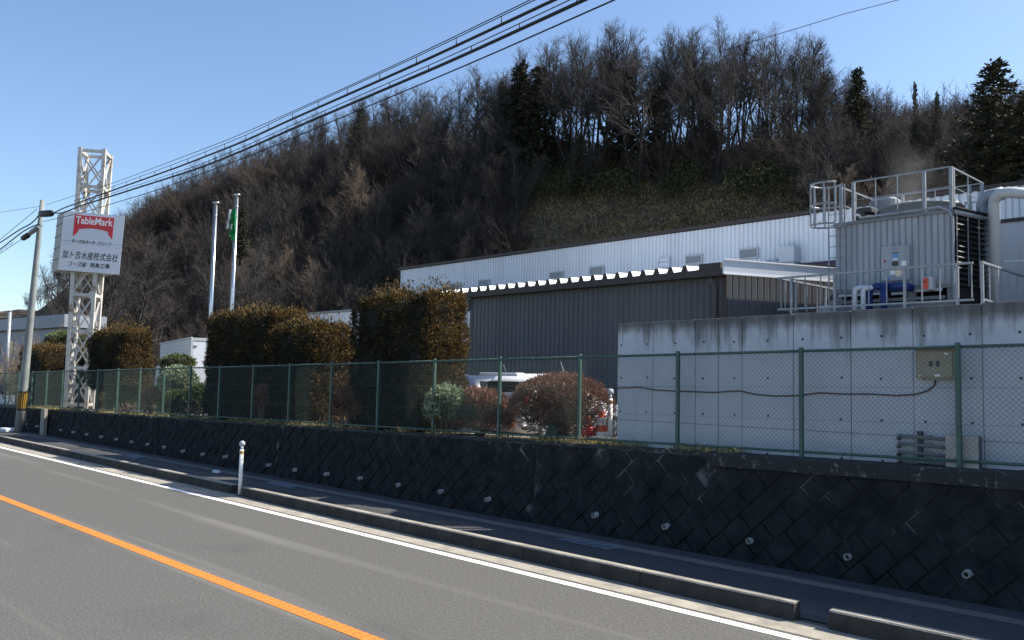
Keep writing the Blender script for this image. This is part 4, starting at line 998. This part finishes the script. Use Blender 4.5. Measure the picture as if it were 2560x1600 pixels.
# ================= VEGETATION
def tufts(P,Nrm,rng,ln=(.10,.18),wd=.035,per=3,up=.5):
    n=len(P)*per;Pp=np.repeat(P,per,0);Nn=np.repeat(Nrm,per,0)
    d=Nn*.7+np.array([0,0,up])+rng.normal(0,.45,(n,3));d/=np.linalg.norm(d,axis=1,keepdims=True)
    s=np.cross(d,rng.normal(0,1,(n,3)));s/=np.linalg.norm(s,axis=1,keepdims=True)
    l=rng.uniform(*ln,(n,1));w=wd*rng.uniform(.6,1.3,(n,1));Pp=Pp+rng.normal(0,.03,(n,3))
    V=np.stack([Pp-s*w*.4,Pp+d*l*.45+s*w,Pp+d*l,Pp+d*l*.45-s*w],1).reshape(-1,3)
    return V,np.arange(n*4).reshape(-1,4)
def lump(x,f=1.,ph=0.):
    return (np.sin(x[:,0]*2.1*f+ph)*np.sin(x[:,1]*2.4*f+1.3+ph)+np.sin(x[:,2]*2.9*f+x[:,0]*1.7*f+ph)+.6*np.sin(x[:,2]*6*f+x[:,0]*5*f))*.5
def hedge(label,x0,x1,y0,y1,z0,z1,seed,dens=720,mat=None,trunk=True,round_=.35,cat='hedge',name='clipped_hedge',group=None,ltop=.12,stems=3,ln=(.04,.10),wd=.013,taper=0.):
    mat=mat or m_hedge;rng=np.random.default_rng(seed)
    cx,cy=(x0+x1)/2,(y0+y1)/2;zb=yz(cx,cy) if z0 is None else z0
    o=thing(name,label,cat,frame(cx,cy,yz(cx,cy)),group)
    hx,hy,hz=(x1-x0)/2,(y1-y0)/2,(z1-zb)/2;c=np.array([cx,cy,zb+hz])
    area=4*hx*hz*2+4*hy*hz*2+4*hx*hy;n=int(area*dens)
    d=rng.normal(0,1,(n,3));u=rng.uniform(-1,1,(n,3))
    w=np.array([hy*hz,hx*hz,hx*hy]);ax=rng.choice(3,n,p=w/w.sum());sg_=rng.choice([-1,1],n)
    u[np.arange(n),ax]=sg_
    nr=np.zeros((n,3));nr[np.arange(n),ax]=sg_
    rr=min(hx,hy,hz,round_+.0)/np.array([hx,hy,hz])
    q=np.clip(u,-1+rr,1-rr);dv=(u-q)/rr;ln_=np.linalg.norm(dv,axis=1,keepdims=True);sph=q+dv/np.maximum(ln_,1e-6)*rr
    P=c+sph*np.array([hx,hy,hz]);N=dv/np.maximum(ln_,1e-6)
    lm=lump(P,1.7,seed)+.6*lump(P,3.4,seed+2);P=P+N*(lm[:,None]*.10-rng.exponential(.05,(n,1)))
    P[:,2]+=np.maximum(0,N[:,2])*(np.abs(rng.normal(0,ltop,n)))*(rng.random(n)<.25)
    if taper:P[:,:2]=c[:2]+(P[:,:2]-c[:2])*(1-taper*np.clip((c[2]-P[:,2])/hz,0,1))[:,None]
    pb=np.clip(.05+.85*np.maximum(N[:,0],0)+.55*np.maximum(N[:,2],0)+.25*lm*(N[:,2]>-.2)*np.clip((P[:,2]-c[2])/hz,0,1),0,.95);br=rng.random(len(P))<pb  # sun and shade put into leaf colour: gold on right and top, dark elsewhere
    V,F=tufts(P[~br],N[~br],rng,ln,wd,3);npmesh('foliage',V,F,mat,o)
    V,F=tufts(P[br],N[br],rng,ln,wd,3);npmesh('sunlit_foliage',V,F,m_sunlitleaf,o)
    b=MB();k=.91
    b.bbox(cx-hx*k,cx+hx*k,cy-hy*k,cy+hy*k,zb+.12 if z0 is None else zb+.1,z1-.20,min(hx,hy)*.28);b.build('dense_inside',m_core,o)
    if trunk:
        b=MB()
        for i in range(stems):
            x=cx+(i-(stems-1)/2)*hx*.55;b.tube([(x,cy,yz(x,cy)-.05),(x+.05,cy+.03,zb+hz*.6),(x,cy,zb+hz)],[.11,.08,.05],7)
        b.build('trunk',m_bark,o,True)
    return o
HG_='tall clipped conifer hedges behind the fence'
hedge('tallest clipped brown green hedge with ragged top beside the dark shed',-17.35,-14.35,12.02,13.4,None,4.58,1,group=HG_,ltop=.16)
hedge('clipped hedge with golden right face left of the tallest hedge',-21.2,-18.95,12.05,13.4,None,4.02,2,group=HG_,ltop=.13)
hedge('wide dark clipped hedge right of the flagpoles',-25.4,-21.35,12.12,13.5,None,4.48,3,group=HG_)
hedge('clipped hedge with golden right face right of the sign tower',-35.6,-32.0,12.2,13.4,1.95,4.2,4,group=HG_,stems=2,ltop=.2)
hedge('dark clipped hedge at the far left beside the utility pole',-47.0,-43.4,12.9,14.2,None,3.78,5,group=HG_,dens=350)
hedge('dome shaped dark conifer just left of the sign tower',-43.2,-40.6,13.6,15.2,None,3.75,6,round_=1.1,dens=400,name='clipped_dome_shrub',cat='shrub')
def blob(label,c,r,seed,mat,n,ln=(.05,.10),wd=.03,name='round_shrub',cat='shrub',group=None,zfl=.25,stem=.25,core=.62,twigs=0,tmat=None):
    rng=np.random.default_rng(seed);c=np.array(c,float);r=np.array(r,float);n=int(n*1.7)
    zg=yz(c[0],c[1]);o=thing(name,label,cat,frame(c[0],c[1],zg),group)
    N=rng.normal(0,1,(n,3));N/=np.linalg.norm(N,axis=1,keepdims=True);N=N[N[:,2]>-zfl-.3*rng.random(len(N))]
    P=c+N*r*(1+.06*lump(N*2,1.5,seed)[:,None]-rng.exponential(.06,(len(N),1)))
    V,F=tufts(P,N,rng,ln,wd,2,.3);npmesh('foliage',V,F,mat,o)
    if core:
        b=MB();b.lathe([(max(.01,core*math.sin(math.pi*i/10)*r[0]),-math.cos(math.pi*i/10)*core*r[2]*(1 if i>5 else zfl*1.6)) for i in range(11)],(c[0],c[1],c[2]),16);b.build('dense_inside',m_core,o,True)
    b=MB()
    for k in range(5):
        a=k*1.26+seed;b.tube([(c[0]+.05*math.cos(a),c[1]+.05*math.sin(a),zg-.05),(c[0]+r[0]*.3*math.cos(a),c[1]+r[1]*.3*math.sin(a),(zg+c[2])/2),(c[0]+r[0]*.5*math.cos(a),c[1]+r[1]*.5*math.sin(a),c[2]+.1*r[2])],[.035,.025,.012],5)
    b.build('stems',m_twigbrown,o)
    return o
def at12(px,py,Y):
    return onY(px,py,Y)
# azaleas and shrubs along the fence
for px,py,w,h,Y,lab,sd in((655,1005,.27,.36,12.0,'small brown azalea between two fence posts at the foot of the wide dark hedge',11),(866,1022,.36,.40,11.98,'small brown azalea at the foot of the golden faced hedge',12)):
    q=onY(px,py,Y);blob(lab,(q[0],Y,q[2]+.08),(w*1.4,w*.7,h),sd,m_azalea,2600,(.03,.07),.014,'azalea_bush',group='small brown azaleas',core=.6)
q=onY(1118,985,12.1);blob('pale green glossy leaved shrub at the foot of the tallest hedge',(q[0],12.1,zt(q[0])+.55),(.55,.4,.45),13,m_leafpale,1500,(.05,.09),.03)
q=onY(1197,1040,12.4);blob('low reddish brown clipped azalea left of the large twiggy bush',(q[0],12.45,zt(q[0])+.40),(.95,.45,.55),14,m_azalea,7000,(.03,.07),.016,'azalea_bush')
# left garden
def gl(px,py,Y):q=onY(px,py,Y);return q
q=gl(446,960,13.2);blob('pale green rounded shrub in front of the white truck',(q[0],13.2,q[2]),(.75,.6,.62),21,m_leafpale,3000,(.06,.1),.03)
q=gl(436,1015,12.5);blob('dark green ball shrub low behind the fence near the truck',(q[0],12.5,q[2]),(.55,.45,.5),22,m_leafgreen,2500,(.05,.08),.025)
q=gl(502,1005,12.9);blob('low green shrub at the foot of the left flagpole',(q[0],12.9,q[2]-.1),(.9,.6,.65),23,m_leafgreen,3500,(.05,.09),.028)
q=gl(383,998,12.6);blob('small tan brown azalea low behind the fence below the golden hedge',(q[0],12.6,q[2]-.1),(.55,.45,.5),24,m_azalea,2500,(.04,.07),.018,'azalea_bush')
q=gl(300,990,12.6);blob('green shrub low behind the fence right of the sign tower foot',(q[0],12.7,q[2]-.1),(.7,.5,.7),25,m_leafgreen,2500,(.05,.09),.03)
def pads(label,x,y,pl,seed,name='topiary_pine'):
    zg=yz(x,y);o=thing(name,label,'pine tree',frame(x,y,zg));rng=np.random.default_rng(seed);b=MB()
    for(dx,dz,rx,rz_)in pl:
        n=int(1500*rx*rx)+300;N=rng.normal(0,1,(n,3));N/=np.linalg.norm(N,axis=1,keepdims=True);N=N[N[:,2]>-.35]
        c=np.array([x+dx,y,dz]);P=c+N*np.array([rx,rx*.75,rz_])*(1-rng.exponential(.05,(len(N),1)))
        V,F=tufts(P,N,rng,(.06,.12),.022,2,.6);npmesh('needle_pad',V,F,m_pine,o)
        b.tube([(x,y,zg),(x+dx*.3,y+.03,zg+(dz-zg)*.6),(x+dx,y,dz)],[.09,.07,.03],7)
        b.lathe([(.02,-rz_*.2),(rx*.8,-rz_*.1),(rx*.75,rz_*.4),(rx*.3,rz_*.75)],(x+dx,y,dz),12)
    b.build('trunk',m_bark,o,True)
q=gl(444,910,15.0);s_=float((q-CAM)@_F)/FPX
pads('cloud pruned pine with an oval crown in front of the white truck',q[0],15.0,[(0,q[2],40*s_*1.25,22*s_),(-45*s_,q[2]-20*s_,26*s_,10*s_)],31)
q=gl(175,850,15.0);s_=float((q-CAM)@_F)/FPX
pads('layered pruned pine standing behind the sign tower',q[0],15.,[(-8*s_*1.4,q[2]-4*s_,48*s_*1.4,26*s_),(45*s_,q[2],35*s_,22*s_),(38*s_,q[2]-45*s_,32*s_,24*s_),(-40*s_,q[2]-55*s_,45*s_,28*s_),(20*s_,q[2]-90*s_,40*s_,25*s_)],32)
# large twiggy round bush
def grow(rng,p,d,L,r,lv,maxlv,out,nb,ang,fr,upb,seg=2):
    pts=[p];dd=d.copy()
    for k in range(seg):
        dd=dd+rng.normal(0,.10+.03*lv,3)+np.array([0,0,upb]);dd/=np.linalg.norm(dd)
        q=pts[-1]+dd*L/seg;out.append((lv,pts[-1],q,r*(1-.35*k/seg),r*(1-.35*(k+1)/seg)));pts.append(q)
    if lv>=maxlv:return
    for i in range(nb[lv]):
        t=fr+(1-fr)*(i+rng.random())/nb[lv] if i<nb[lv]-1 else 1.
        k=min(seg-1,int(t*seg));pp=pts[k]+(pts[k+1]-pts[k])*min(1,(t*seg-k))
        base=pts[k+1]-pts[k];base/=np.linalg.norm(base)
        s=np.cross(base,rng.normal(0,1,3));s/=np.linalg.norm(s)
        a=ang*rng.uniform(.6,1.3)*(.5 if i==nb[lv]-1 else 1)
        nd=base*math.cos(a)+s*math.sin(a)
        grow(rng,pp,nd,L*rng.uniform(.45,.72)*(1-.2*t),max(r*.60*(1-.3*t),.004),lv+1,maxlv,out,nb,ang,fr,upb,2)
def segs(out):
    return np.array([o[1] for o in out]),np.array([o[2] for o in out]),np.array([o[3] for o in out]),np.array([o[4] for o in out]),np.array([o[0] for o in out])
q=onY(1392,1100,12.35);ex,ey=q[0],12.45;ez=zt(ex)
rng=np.random.default_rng(41);out=[]
for k in range(90):
    a=rng.uniform(0,2*math.pi);el=rng.uniform(.12,1.45);d=np.array([math.cos(a)*math.cos(el),math.sin(a)*math.cos(el)*.7,math.sin(el)])
    grow(rng,np.array([ex+rng.normal(0,.06),ey+rng.normal(0,.05),ez+.12]),d,.62,.013,0,3,out,[6,5,4],.55,.3,.03)
P0,P1,R0,R1,LV=segs(out)
cc=np.array([ex,ey,ez+.58]);sc=np.array([1.18,.75,.66]);inside=(np.linalg.norm((P1-cc)/sc,axis=1)<1)&(P1[:,2]>ez+.05)
tb=thing('twiggy_bush','large round bare twiggy bush with a reddish brown shell behind the fence','shrub',frame(ex,ey,ez))
V,F=segmesh(P0[inside],P1[inside],np.maximum(R0[inside],.0035),np.maximum(R1[inside],.003),3);npmesh('twigs',V,F,m_twigbrown,tb)
N=rng.normal(0,1,(16000,3));N/=np.linalg.norm(N,axis=1,keepdims=True);N=N[N[:,2]>-.35];N=N[rng.random(len(N))<np.clip(.25+.9*N[:,2],.12,1)]
V,F=tufts(cc+N*sc*(1-rng.exponential(.05,(len(N),1))),N,rng,(.03,.08),.009,3,.2);npmesh('twig_tips',V,F,m_tipbrown,tb)
# dry grass along the wall top
rng=np.random.default_rng(51);n=5200
X=rng.uniform(-42,-6.5,n);cl=(np.sin(X*1.7)+np.sin(X*.63+1)+np.sin(X*4.1))>-.5
X=X[cl];Yv=rng.uniform(11.62,12.2,len(X));P=np.stack([X,Yv,zt(X)-.01],1);N=np.tile([0,-.3,.2],(len(X),1))
V,F=tufts(P,N,rng,(.04,.13),.010,3,.35);stuff(npmesh('dry_grass',V,F,m_dry))
# leafless scrub among the garden, low weeds
rng=np.random.default_rng(52);out=[]
for k in range(60):
    x=rng.uniform(-34,-15);y=rng.uniform(12.1,12.6);p=np.array([x,y,zt(x)-.02])
    for j in range(3):
        d=rng.normal(0,.5,3);d[2]=1;d/=np.linalg.norm(d);grow(rng,p,d,.28,.006,0,2,out,[4,3],.6,.3,.0)
P0,P1,R0,R1,LV=segs(out);V,F=segmesh(P0,P1,R0,R1,3);stuff(npmesh('weeds',V,F,m_twigbrown))
# ---- trees
def bare_tree(seed,H,vase=.5,pale=False):
    rng=np.random.default_rng(seed);out=[]
    ns=int(rng.choice([1,2,2,3]));a0=rng.uniform(0,6.28)
    for s in range(ns):
        a=a0+s*6.28/ns+rng.normal(0,.3);lean=.04 if ns==1 else rng.uniform(.10,.22)
        d=np.array([math.cos(a)*lean,math.sin(a)*lean,1.]);d/=np.linalg.norm(d)
        p=np.array([math.cos(a)*.15*(ns>1),math.sin(a)*.15*(ns>1),-.3]);L=H*(.84 if s==0 else rng.uniform(.66,.82));r=H*.0150/(ns**.35)
        pts=[p];dd=d.copy();m=10
        for k in range(m):
            dd=dd+rng.normal(0,.05,3)+np.array([0,0,.025]);dd/=np.linalg.norm(dd);q=pts[-1]+dd*L/m
            out.append((0,pts[-1],q,r*(1-.82*k/m),r*(1-.82*(k+1)/m)));pts.append(q)
        nb=int(22/ns**.6)
        for i in range(nb):
            t=.30+.70*((i+rng.random())/nb)**.85 if i<nb-1 else 1.
            k=min(m-1,int(t*m));pp=pts[k]+(pts[k+1]-pts[k])*min(1,(t*m-k))
            az=rng.uniform(0,6.28);an=vase*rng.uniform(.7,1.2)*(1.15-.35*t)
            nd=np.array([math.cos(az)*math.sin(an),math.sin(az)*math.sin(an),math.cos(an)])
            grow(rng,pp,nd,H*rng.uniform(.20,.31)*(1.15-.72*t),max(.03,r*.50*(1.1-.75*t)),1,4,out,[0,6,5,5],.68,.22,.03,3)
    return segs(out)
def make_tree(seed,H,label,group,vase=.5,tm=None):
    P0,P1,R0,R1,LV=bare_tree(seed,H,vase);o=thing('bare_tree',label,'tree',frame(0,0,0),group)
    k=LV<=1;V,F=segmesh(P0[k],P1[k],R0[k],R1[k],5);npmesh('trunk',V,F,m_bark,o)
    k=~k;mn=np.choose(np.clip(LV[k]-2,0,2),[.018,.0095,.0045]);V,F=segmesh(P0[k],P1[k],np.maximum(R0[k],mn),np.maximum(R1[k],mn*.7),3);npmesh('crown',V,F,tm or m_twig,o)
    return o
def conifer_mesh(seed,H,rad,nlev=26):
    rng=np.random.default_rng(seed);P=[];N=[]
    for i in range(nlev):
        t=i/nlev;z=H*(.16+.84*t);R_=rad*(1-t)**.75*rng.uniform(.6,1.2)+.15
        for j in range(int(5+9*(1-t))):
            a=rng.uniform(0,6.28);L=R_*rng.uniform(.6,1.1)
            for s in np.linspace(.25,1,max(3,int(L/.32))):
                P.append((math.cos(a)*L*s,math.sin(a)*L*s,z-.25*L*s*s+rng.normal(0,.12)));N.append((math.cos(a)*.6,math.sin(a)*.6,.3))
    P=np.array(P)+rng.normal(0,.10,(len(P),3));return tufts(P,np.array(N),rng,(.25,.6),.10,5,.1)
CR='tall bare trees along the crest of the hill';SL='bare trees crowding the slope of the hill'
rg=random.Random(77)
prot=[];NP=12
for i in range(NP):
    prot.append(make_tree(100+i,20. if i<8 else 11.,'x',None,[.55,.62,.7,.5,.75,.58,.66,.8,.7,.8,.75,.6][i],m_twig if i not in(8,9) else m_twigpale))
used=set()
cnt=[0]
def plant(i,p,h,label,group,rot=None):
    base=20 if i<8 else 11;s=h/(base*1.02);fr=Matrix.Translation(p)@Matrix.Rotation(rg.uniform(0,6.28) if rot is None else rot,4,'Z')@Matrix.Rotation(rg.gauss(0,.04),4,'X')@Matrix.Diagonal((s*rg.uniform(.85,1.1),s*rg.uniform(.85,1.1),s,1))
    if i not in used:
        o=prot[i];used.add(i);o.matrix_basis=fr;o['label']=label;o['group']=group
    else:o=dup(prot[i],fr,label,group)
    cnt[0]+=1;return o
TX=[-200,60,110,160,286,318,423,529,635,741,847,952,1058,1164,1270,1355,1482,1587,1693,1778,1862,1958,2032,2064,2138,2212,2275,2328,2424,2500,2700]
TT=[860,760,640,575,520,500,425,365,318,282,230,203,190,160,122,92,55,50,64,45,50,60,85,140,166,198,228,230,256,250,230]
def top_at(px):return np.interp(px,TX,TT)
def region(px,crest):
    if crest:
        if px<700:return 'bare crest tree of the hill left part, twigs against the sky below the cables',CR+', left part'
        if px<1350:return 'bare crest tree of the hill middle part, crossed by the overhead cables',CR+', middle part'
        if px<2010:return 'one of the tallest bare trees on the hilltop, sky between their trunks',CR+', highest part'
        return 'bare tree on the falling right shoulder of the hill above the cooling tower',CR+', right shoulder'
    if px<760:return 'bare tree on the dark left slope of the hill behind flagpoles and hedges',SL+', left'
    if px<1300:return 'bare tree on the dense middle slope above the white factory left end',SL+', middle'
    if px<2000:return 'bare tree on the slope above the dry grass bank',SL+', above the bank'
    return 'bare tree on the grey right slope behind the cooling tower',SL+', right'
def rank(px0,px1,t0,t1,o0,o1,s0,s1,hcap,bank=False):
    px=px0
    while px<px1:
        t=rg.uniform(t0,t1);p=hpt(px,t);D=float((np.array(p)-CAM)@_F)
        if not(bank and hor(px)-(p[2]-2.6)/D*FPX>478):
            h=min(hcap,max(5,2.6+(hor(px)-top_at(px)-rg.uniform(o0,o1))/FPX*D-p[2]))
            l,g=region(px,True);plant(rg.randrange(8),p,h,l,g)
        px+=rg.uniform(s0,s1)
rank(70,1250,.93,1.10,-14,24,18,34,22);rank(1250,2060,.92,1.08,-30,6,25,40,31);rank(2060,2680,.93,1.10,-10,24,20,34,22)
rank(60,1250,.70,.92,25,110,36,56,18);rank(1250,2060,.70,.92,5,60,44,70,30,True);rank(2060,2680,.70,.92,20,90,34,52,20)
rank(200,1250,.45,.70,70,180,44,66,16);rank(1260,2060,.52,.72,40,150,56,90,28,True);rank(2060,2680,.45,.70,60,150,46,70,16)
n=0
while n<62:
    px=rg.uniform(230,2680);t=rg.uniform(.04,.60);p=hpt(px,t)
    y=hor(px)-(p[2]-2.6)/float((p-CAM)@_F)*FPX
    if 1290<px<2040 and y>470+ (40 if px<1400 else 0):continue
    D=float((p-CAM)@_F);hmax=2.6+(hor(px)-top_at(px)-60)/FPX*D-p[2]
    h=min(rg.uniform(7,12),max(5,hmax))
    l,g=region(px,False);plant(rg.choice([0,2,4,8,8,9,9,10,11]),p,h,l,g);n+=1
# individual trees at the left end of the hill
for px,py,hpx,D,lab in((150,850,290,72,'slender bare tree right of the utility pole at the left end of the hill'),(265,850,330,76,'dark bare tree just right of the signboard'),(205,850,300,80,'bare tree directly behind the sign tower'),(95,850,130,66,'low bare tree behind the utility pole shaft'),(330,860,300,80,'bare tree between the sign tower and the flagpoles'),(610,850,330,78,'pale barked bare tree just right of the flagpoles')):
    p=atD(px,py,D);zz=yz(p[0],p[1]);top=2.6+(hor(px)-(py-hpx))/FPX*D;plant(rg.randrange(8),(p[0],p[1],zz),top-zz,lab,'trees at the foot of the hill')
# conifers
cm=[conifer_mesh(200,14,2.6),conifer_mesh(201,14,2.1)]
cprot=None
def conifer(k,p,h,wid,label,group=None):
    V,F=cm[k];s=h/14
    o=thing('conifer_tree',label,'tree',Matrix.Translation(p)@Matrix.Rotation(rg.uniform(0,6.28),4,'Z')@Matrix.Diagonal((s*wid,s*wid,s,1)),group)
    for nm,me in(('crown',CM[k]),('trunk',CT)):
        c=bpy.data.objects.new(nm,me);COL.objects.link(c);c.parent=o
    return o
CM=[]
for k in range(2):
    t_=npmesh('crown',cm[k][0],cm[k][1],m_conifer);CM.append(t_.data);bpy.data.objects.remove(t_)
b=MB();b.tube([(0,0,-.4),(0.05,0,6),(0,0,13.6)],[.26,.16,.03],8);t_=b.build('trunk',m_bark,None,True);CT=t_.data;bpy.data.objects.remove(t_)
for px,D,yt,yb,wid,lab in((2490,62,145,470,1.75,'tall dark conifer standing at the right edge above the silver pipes'),(2570,58,240,480,1.9,'brownish conifer cut by the right edge of the frame'),(2290,80,203,400,.45,'thin pale topped conifer above the cooling tower railing'),(2345,80,225,400,.6,'short narrow conifer left of the tall right edge conifer'),(2145,84,166,380,1.3,'brown tinged conifer on the right shoulder of the hill'),(1295,108,150,420,1.35,'dark conifer among the bare crest trees below the cables'),(1345,106,160,430,1.4,'dark conifer just right of its twin among the crest trees'),(1250,112,200,430,.8,'small dark conifer left of the twin crest conifers'),(1765,100,190,400,1.1,'narrow dark conifer amid the tallest bare trees'),(1635,98,215,440,1.4,'low dark conifer under the tallest bare trees'),(900,130,270,370,1.5,'dark green evergreen clump under the thick cables'),(600,100,520,640,1.2,'dark evergreen behind the flag'),(1130,118,330,470,1.,'dark evergreen at the sky gap below the middle crest'),(1450,96,330,470,1.,'dark evergreen on the middle of the crest slope'),(1555,100,165,420,1.5,'broad dark evergreen left of the tallest bare trees')):
    yb_=yb;p=atD(px,yb_,D);zt_=2.6+(hor(px)-yt)/FPX*D;conifer(rg.randrange(2),(p[0],p[1],p[2]-1),zt_-p[2]+1,wid,lab)
# brushwood on the slope (uncountable)
rng=np.random.default_rng(61);A0=[];A1=[];B0=[];B1=[]
out=[]
for k in range(30):
    o_=[]
    for j in range(4):
        d=rng.normal(0,.45,3);d[2]=1;d/=np.linalg.norm(d);grow(rng,np.zeros(3),d,1.5,.03,0,3,o_,[5,4,3],.6,.25,.03)
    out.append(segs(o_))
def scatter(name,N_,cond,mat,scale,seed):
    rng=np.random.default_rng(seed);a=[];c=[];r0=[];r1=[];n=0
    while n<N_:
        px=rng.uniform(190,2700);t=rng.uniform(-.02,1.02);p=hpt(px,t)
        if not cond(px,t,p,rng):continue
        s=scale*rng.uniform(.6,1.4);th=rng.uniform(0,6.28);m=np.array([[math.cos(th),-math.sin(th),0],[math.sin(th),math.cos(th),0],[0,0,1]])
        P0,P1,R0,R1,_=out[rng.integers(30)];a.append((P0*s)@m.T+p);c.append((P1*s)@m.T+p);r0.append(np.maximum(R0*s,.012));r1.append(np.maximum(R1*s,.010));n+=1
    V,F=segmesh(np.concatenate(a),np.concatenate(c),np.concatenate(r0),np.concatenate(r1),3);return stuff(npmesh(name,V,F,mat))
def pyof(px,p):return hor(px)-(p[2]-2.6)/float((p-CAM)@_F)*FPX
scatter('brushwood',1500,lambda px,t,p,r:not(1290<px<2040 and pyof(px,p)>475) and not(1250<px<2060 and t>.86 and r.random()<.6),m_brush,1.9,1)
scatter('ridge_brushwood',420,lambda px,t,p,r:px<1300 and .80<t,m_brush,2.3,5)
scatter('sunlit_brushwood',90,lambda px,t,p,r:560<px<960 and .25<t<.8,m_twigpale,1.6,2)  # paler twigs stand in for sunlight on the upper left slope
# evergreen scrub under the crest trees
rng=np.random.default_rng(63);PP=[]
while len(PP)<700:
    px=rng.uniform(1250,2150);t=rng.uniform(.3,1.0);p=hpt(px,t);y=pyof(px,p)
    if not(385+20*math.sin(px*.021)+12*math.sin(px*.06)<y<505) or (math.sin(px*.034)+math.sin(px*.013+1)<-.6):continue
    PP.append(p)
P=np.concatenate([p+rng.normal(0,1,(34,3))*np.array([.9,.9,.6])+np.array([0,0,.8]) for p in PP])
V,F=tufts(P,np.tile([0,0,.4],(len(P),1)),rng,(.15,.38),.045,6,.4);stuff(npmesh('evergreen_scrub',V,F,m_ever))
# dry grass on the cleared bank
rng=np.random.default_rng(64);PP=[]
while len(PP)<24000:
    px=rng.uniform(1180,2080);t=rng.uniform(0,1.)**.8;p=hpt(px,t)
    if pyof(px,p)<466+10*math.sin(px*.05):continue
    PP.append(p)
V,F=tufts(np.array(PP),np.tile([0,0,.3],(len(PP),1)),rng,(.2,.6),.04,3,.35);stuff(npmesh('bank_grass',V,F,M('bank_grass_blade',(.055,.042,.02),(.32,.24,.12),.5,.9,island=True)))
# left scrub between the far building and the sign tower
rng=np.random.default_rng(65);a=[];c=[];r0=[];r1=[]
for k in range(26):
    px=rng.uniform(20,170);D=rng.uniform(42,54);p=atD(px,900,D);p[2]=yz(p[0],p[1]);s=rng.uniform(.9,1.7)*(1.15 if px>90 else .85)
    P0,P1,R0,R1,_=out[rng.integers(30)];a.append(P0*s+p);c.append(P1*s+p);r0.append(np.maximum(R0*s,.008));r1.append(np.maximum(R1*s,.006))
V,F=segmesh(np.concatenate(a),np.concatenate(c),np.concatenate(r0),np.concatenate(r1),3);stuff(npmesh('bare_thicket',V,F,m_twigpale))
# ================= STEAM above the fan
sm=bpy.data.materials.new('steam');sm.use_nodes=True;N=sm.node_tree.nodes;L=sm.node_tree.links;N.remove(N['Principled BSDF'])
pv=N.new('ShaderNodeVolumePrincipled');pv.inputs['Color'].default_value=(.95,.95,.95,1);pv.inputs['Anisotropy'].default_value=.3
tc=N.new('ShaderNodeTexCoord');nz=N.new('ShaderNodeTexNoise');nz.inputs['Scale'].default_value=.9;nz.inputs['Detail'].default_value=5;L.new(tc.outputs['Object'],nz.inputs[0])
mr=N.new('ShaderNodeMapRange');mr.inputs[1].default_value=.42;mr.inputs[2].default_value=.75;mr.inputs[3].default_value=0;mr.inputs[4].default_value=.20;L.new(nz.outputs[0],mr.inputs[0]);
sz=N.new('ShaderNodeSeparateXYZ');L.new(tc.outputs['Object'],sz.inputs[0]);m2=N.new('ShaderNodeMapRange');m2.inputs[1].default_value=TZ+.3;m2.inputs[2].default_value=TZ+3.6;m2.inputs[3].default_value=1;m2.inputs[4].default_value=0;L.new(sz.outputs[2],m2.inputs[0])
mm=N.new('ShaderNodeMath');mm.operation='MULTIPLY';L.new(mr.outputs[0],mm.inputs[0]);L.new(m2.outputs[0],mm.inputs[1]);
fc=TFm@Vector((FCX-.1,FCY,0));mp=N.new('ShaderNodeMapping');mp.inputs['Scale'].default_value=(1,1,0);L.new(tc.outputs['Object'],mp.inputs[0])
ds=N.new('ShaderNodeVectorMath');ds.operation='DISTANCE';ds.inputs[1].default_value=(fc[0],fc[1],0);L.new(mp.outputs[0],ds.inputs[0])
m3=N.new('ShaderNodeMapRange');m3.inputs[1].default_value=.25;m3.inputs[2].default_value=1.0;m3.inputs[3].default_value=1;m3.inputs[4].default_value=0;L.new(ds.outputs['Value'],m3.inputs[0])
mq=N.new('ShaderNodeMath');mq.operation='MULTIPLY';L.new(mm.outputs[0],mq.inputs[0]);L.new(m3.outputs[0],mq.inputs[1]);L.new(mq.outputs[0],pv.inputs['Density']);L.new(pv.outputs[0],N['Material Output'].inputs['Volume'])
b=MB(TFm);b.lathe([(.75,TZ+.42),(.9,TZ+1.2),(1.1,TZ+2.0),(1.2,TZ+2.8),(1.0,TZ+3.5),(.3,TZ+4.0)],(FCX-.1,FCY,0),16)
st=b.build('steam',sm);stuff(st)
print('trees',cnt[0],'objects',len(bpy.data.objects))
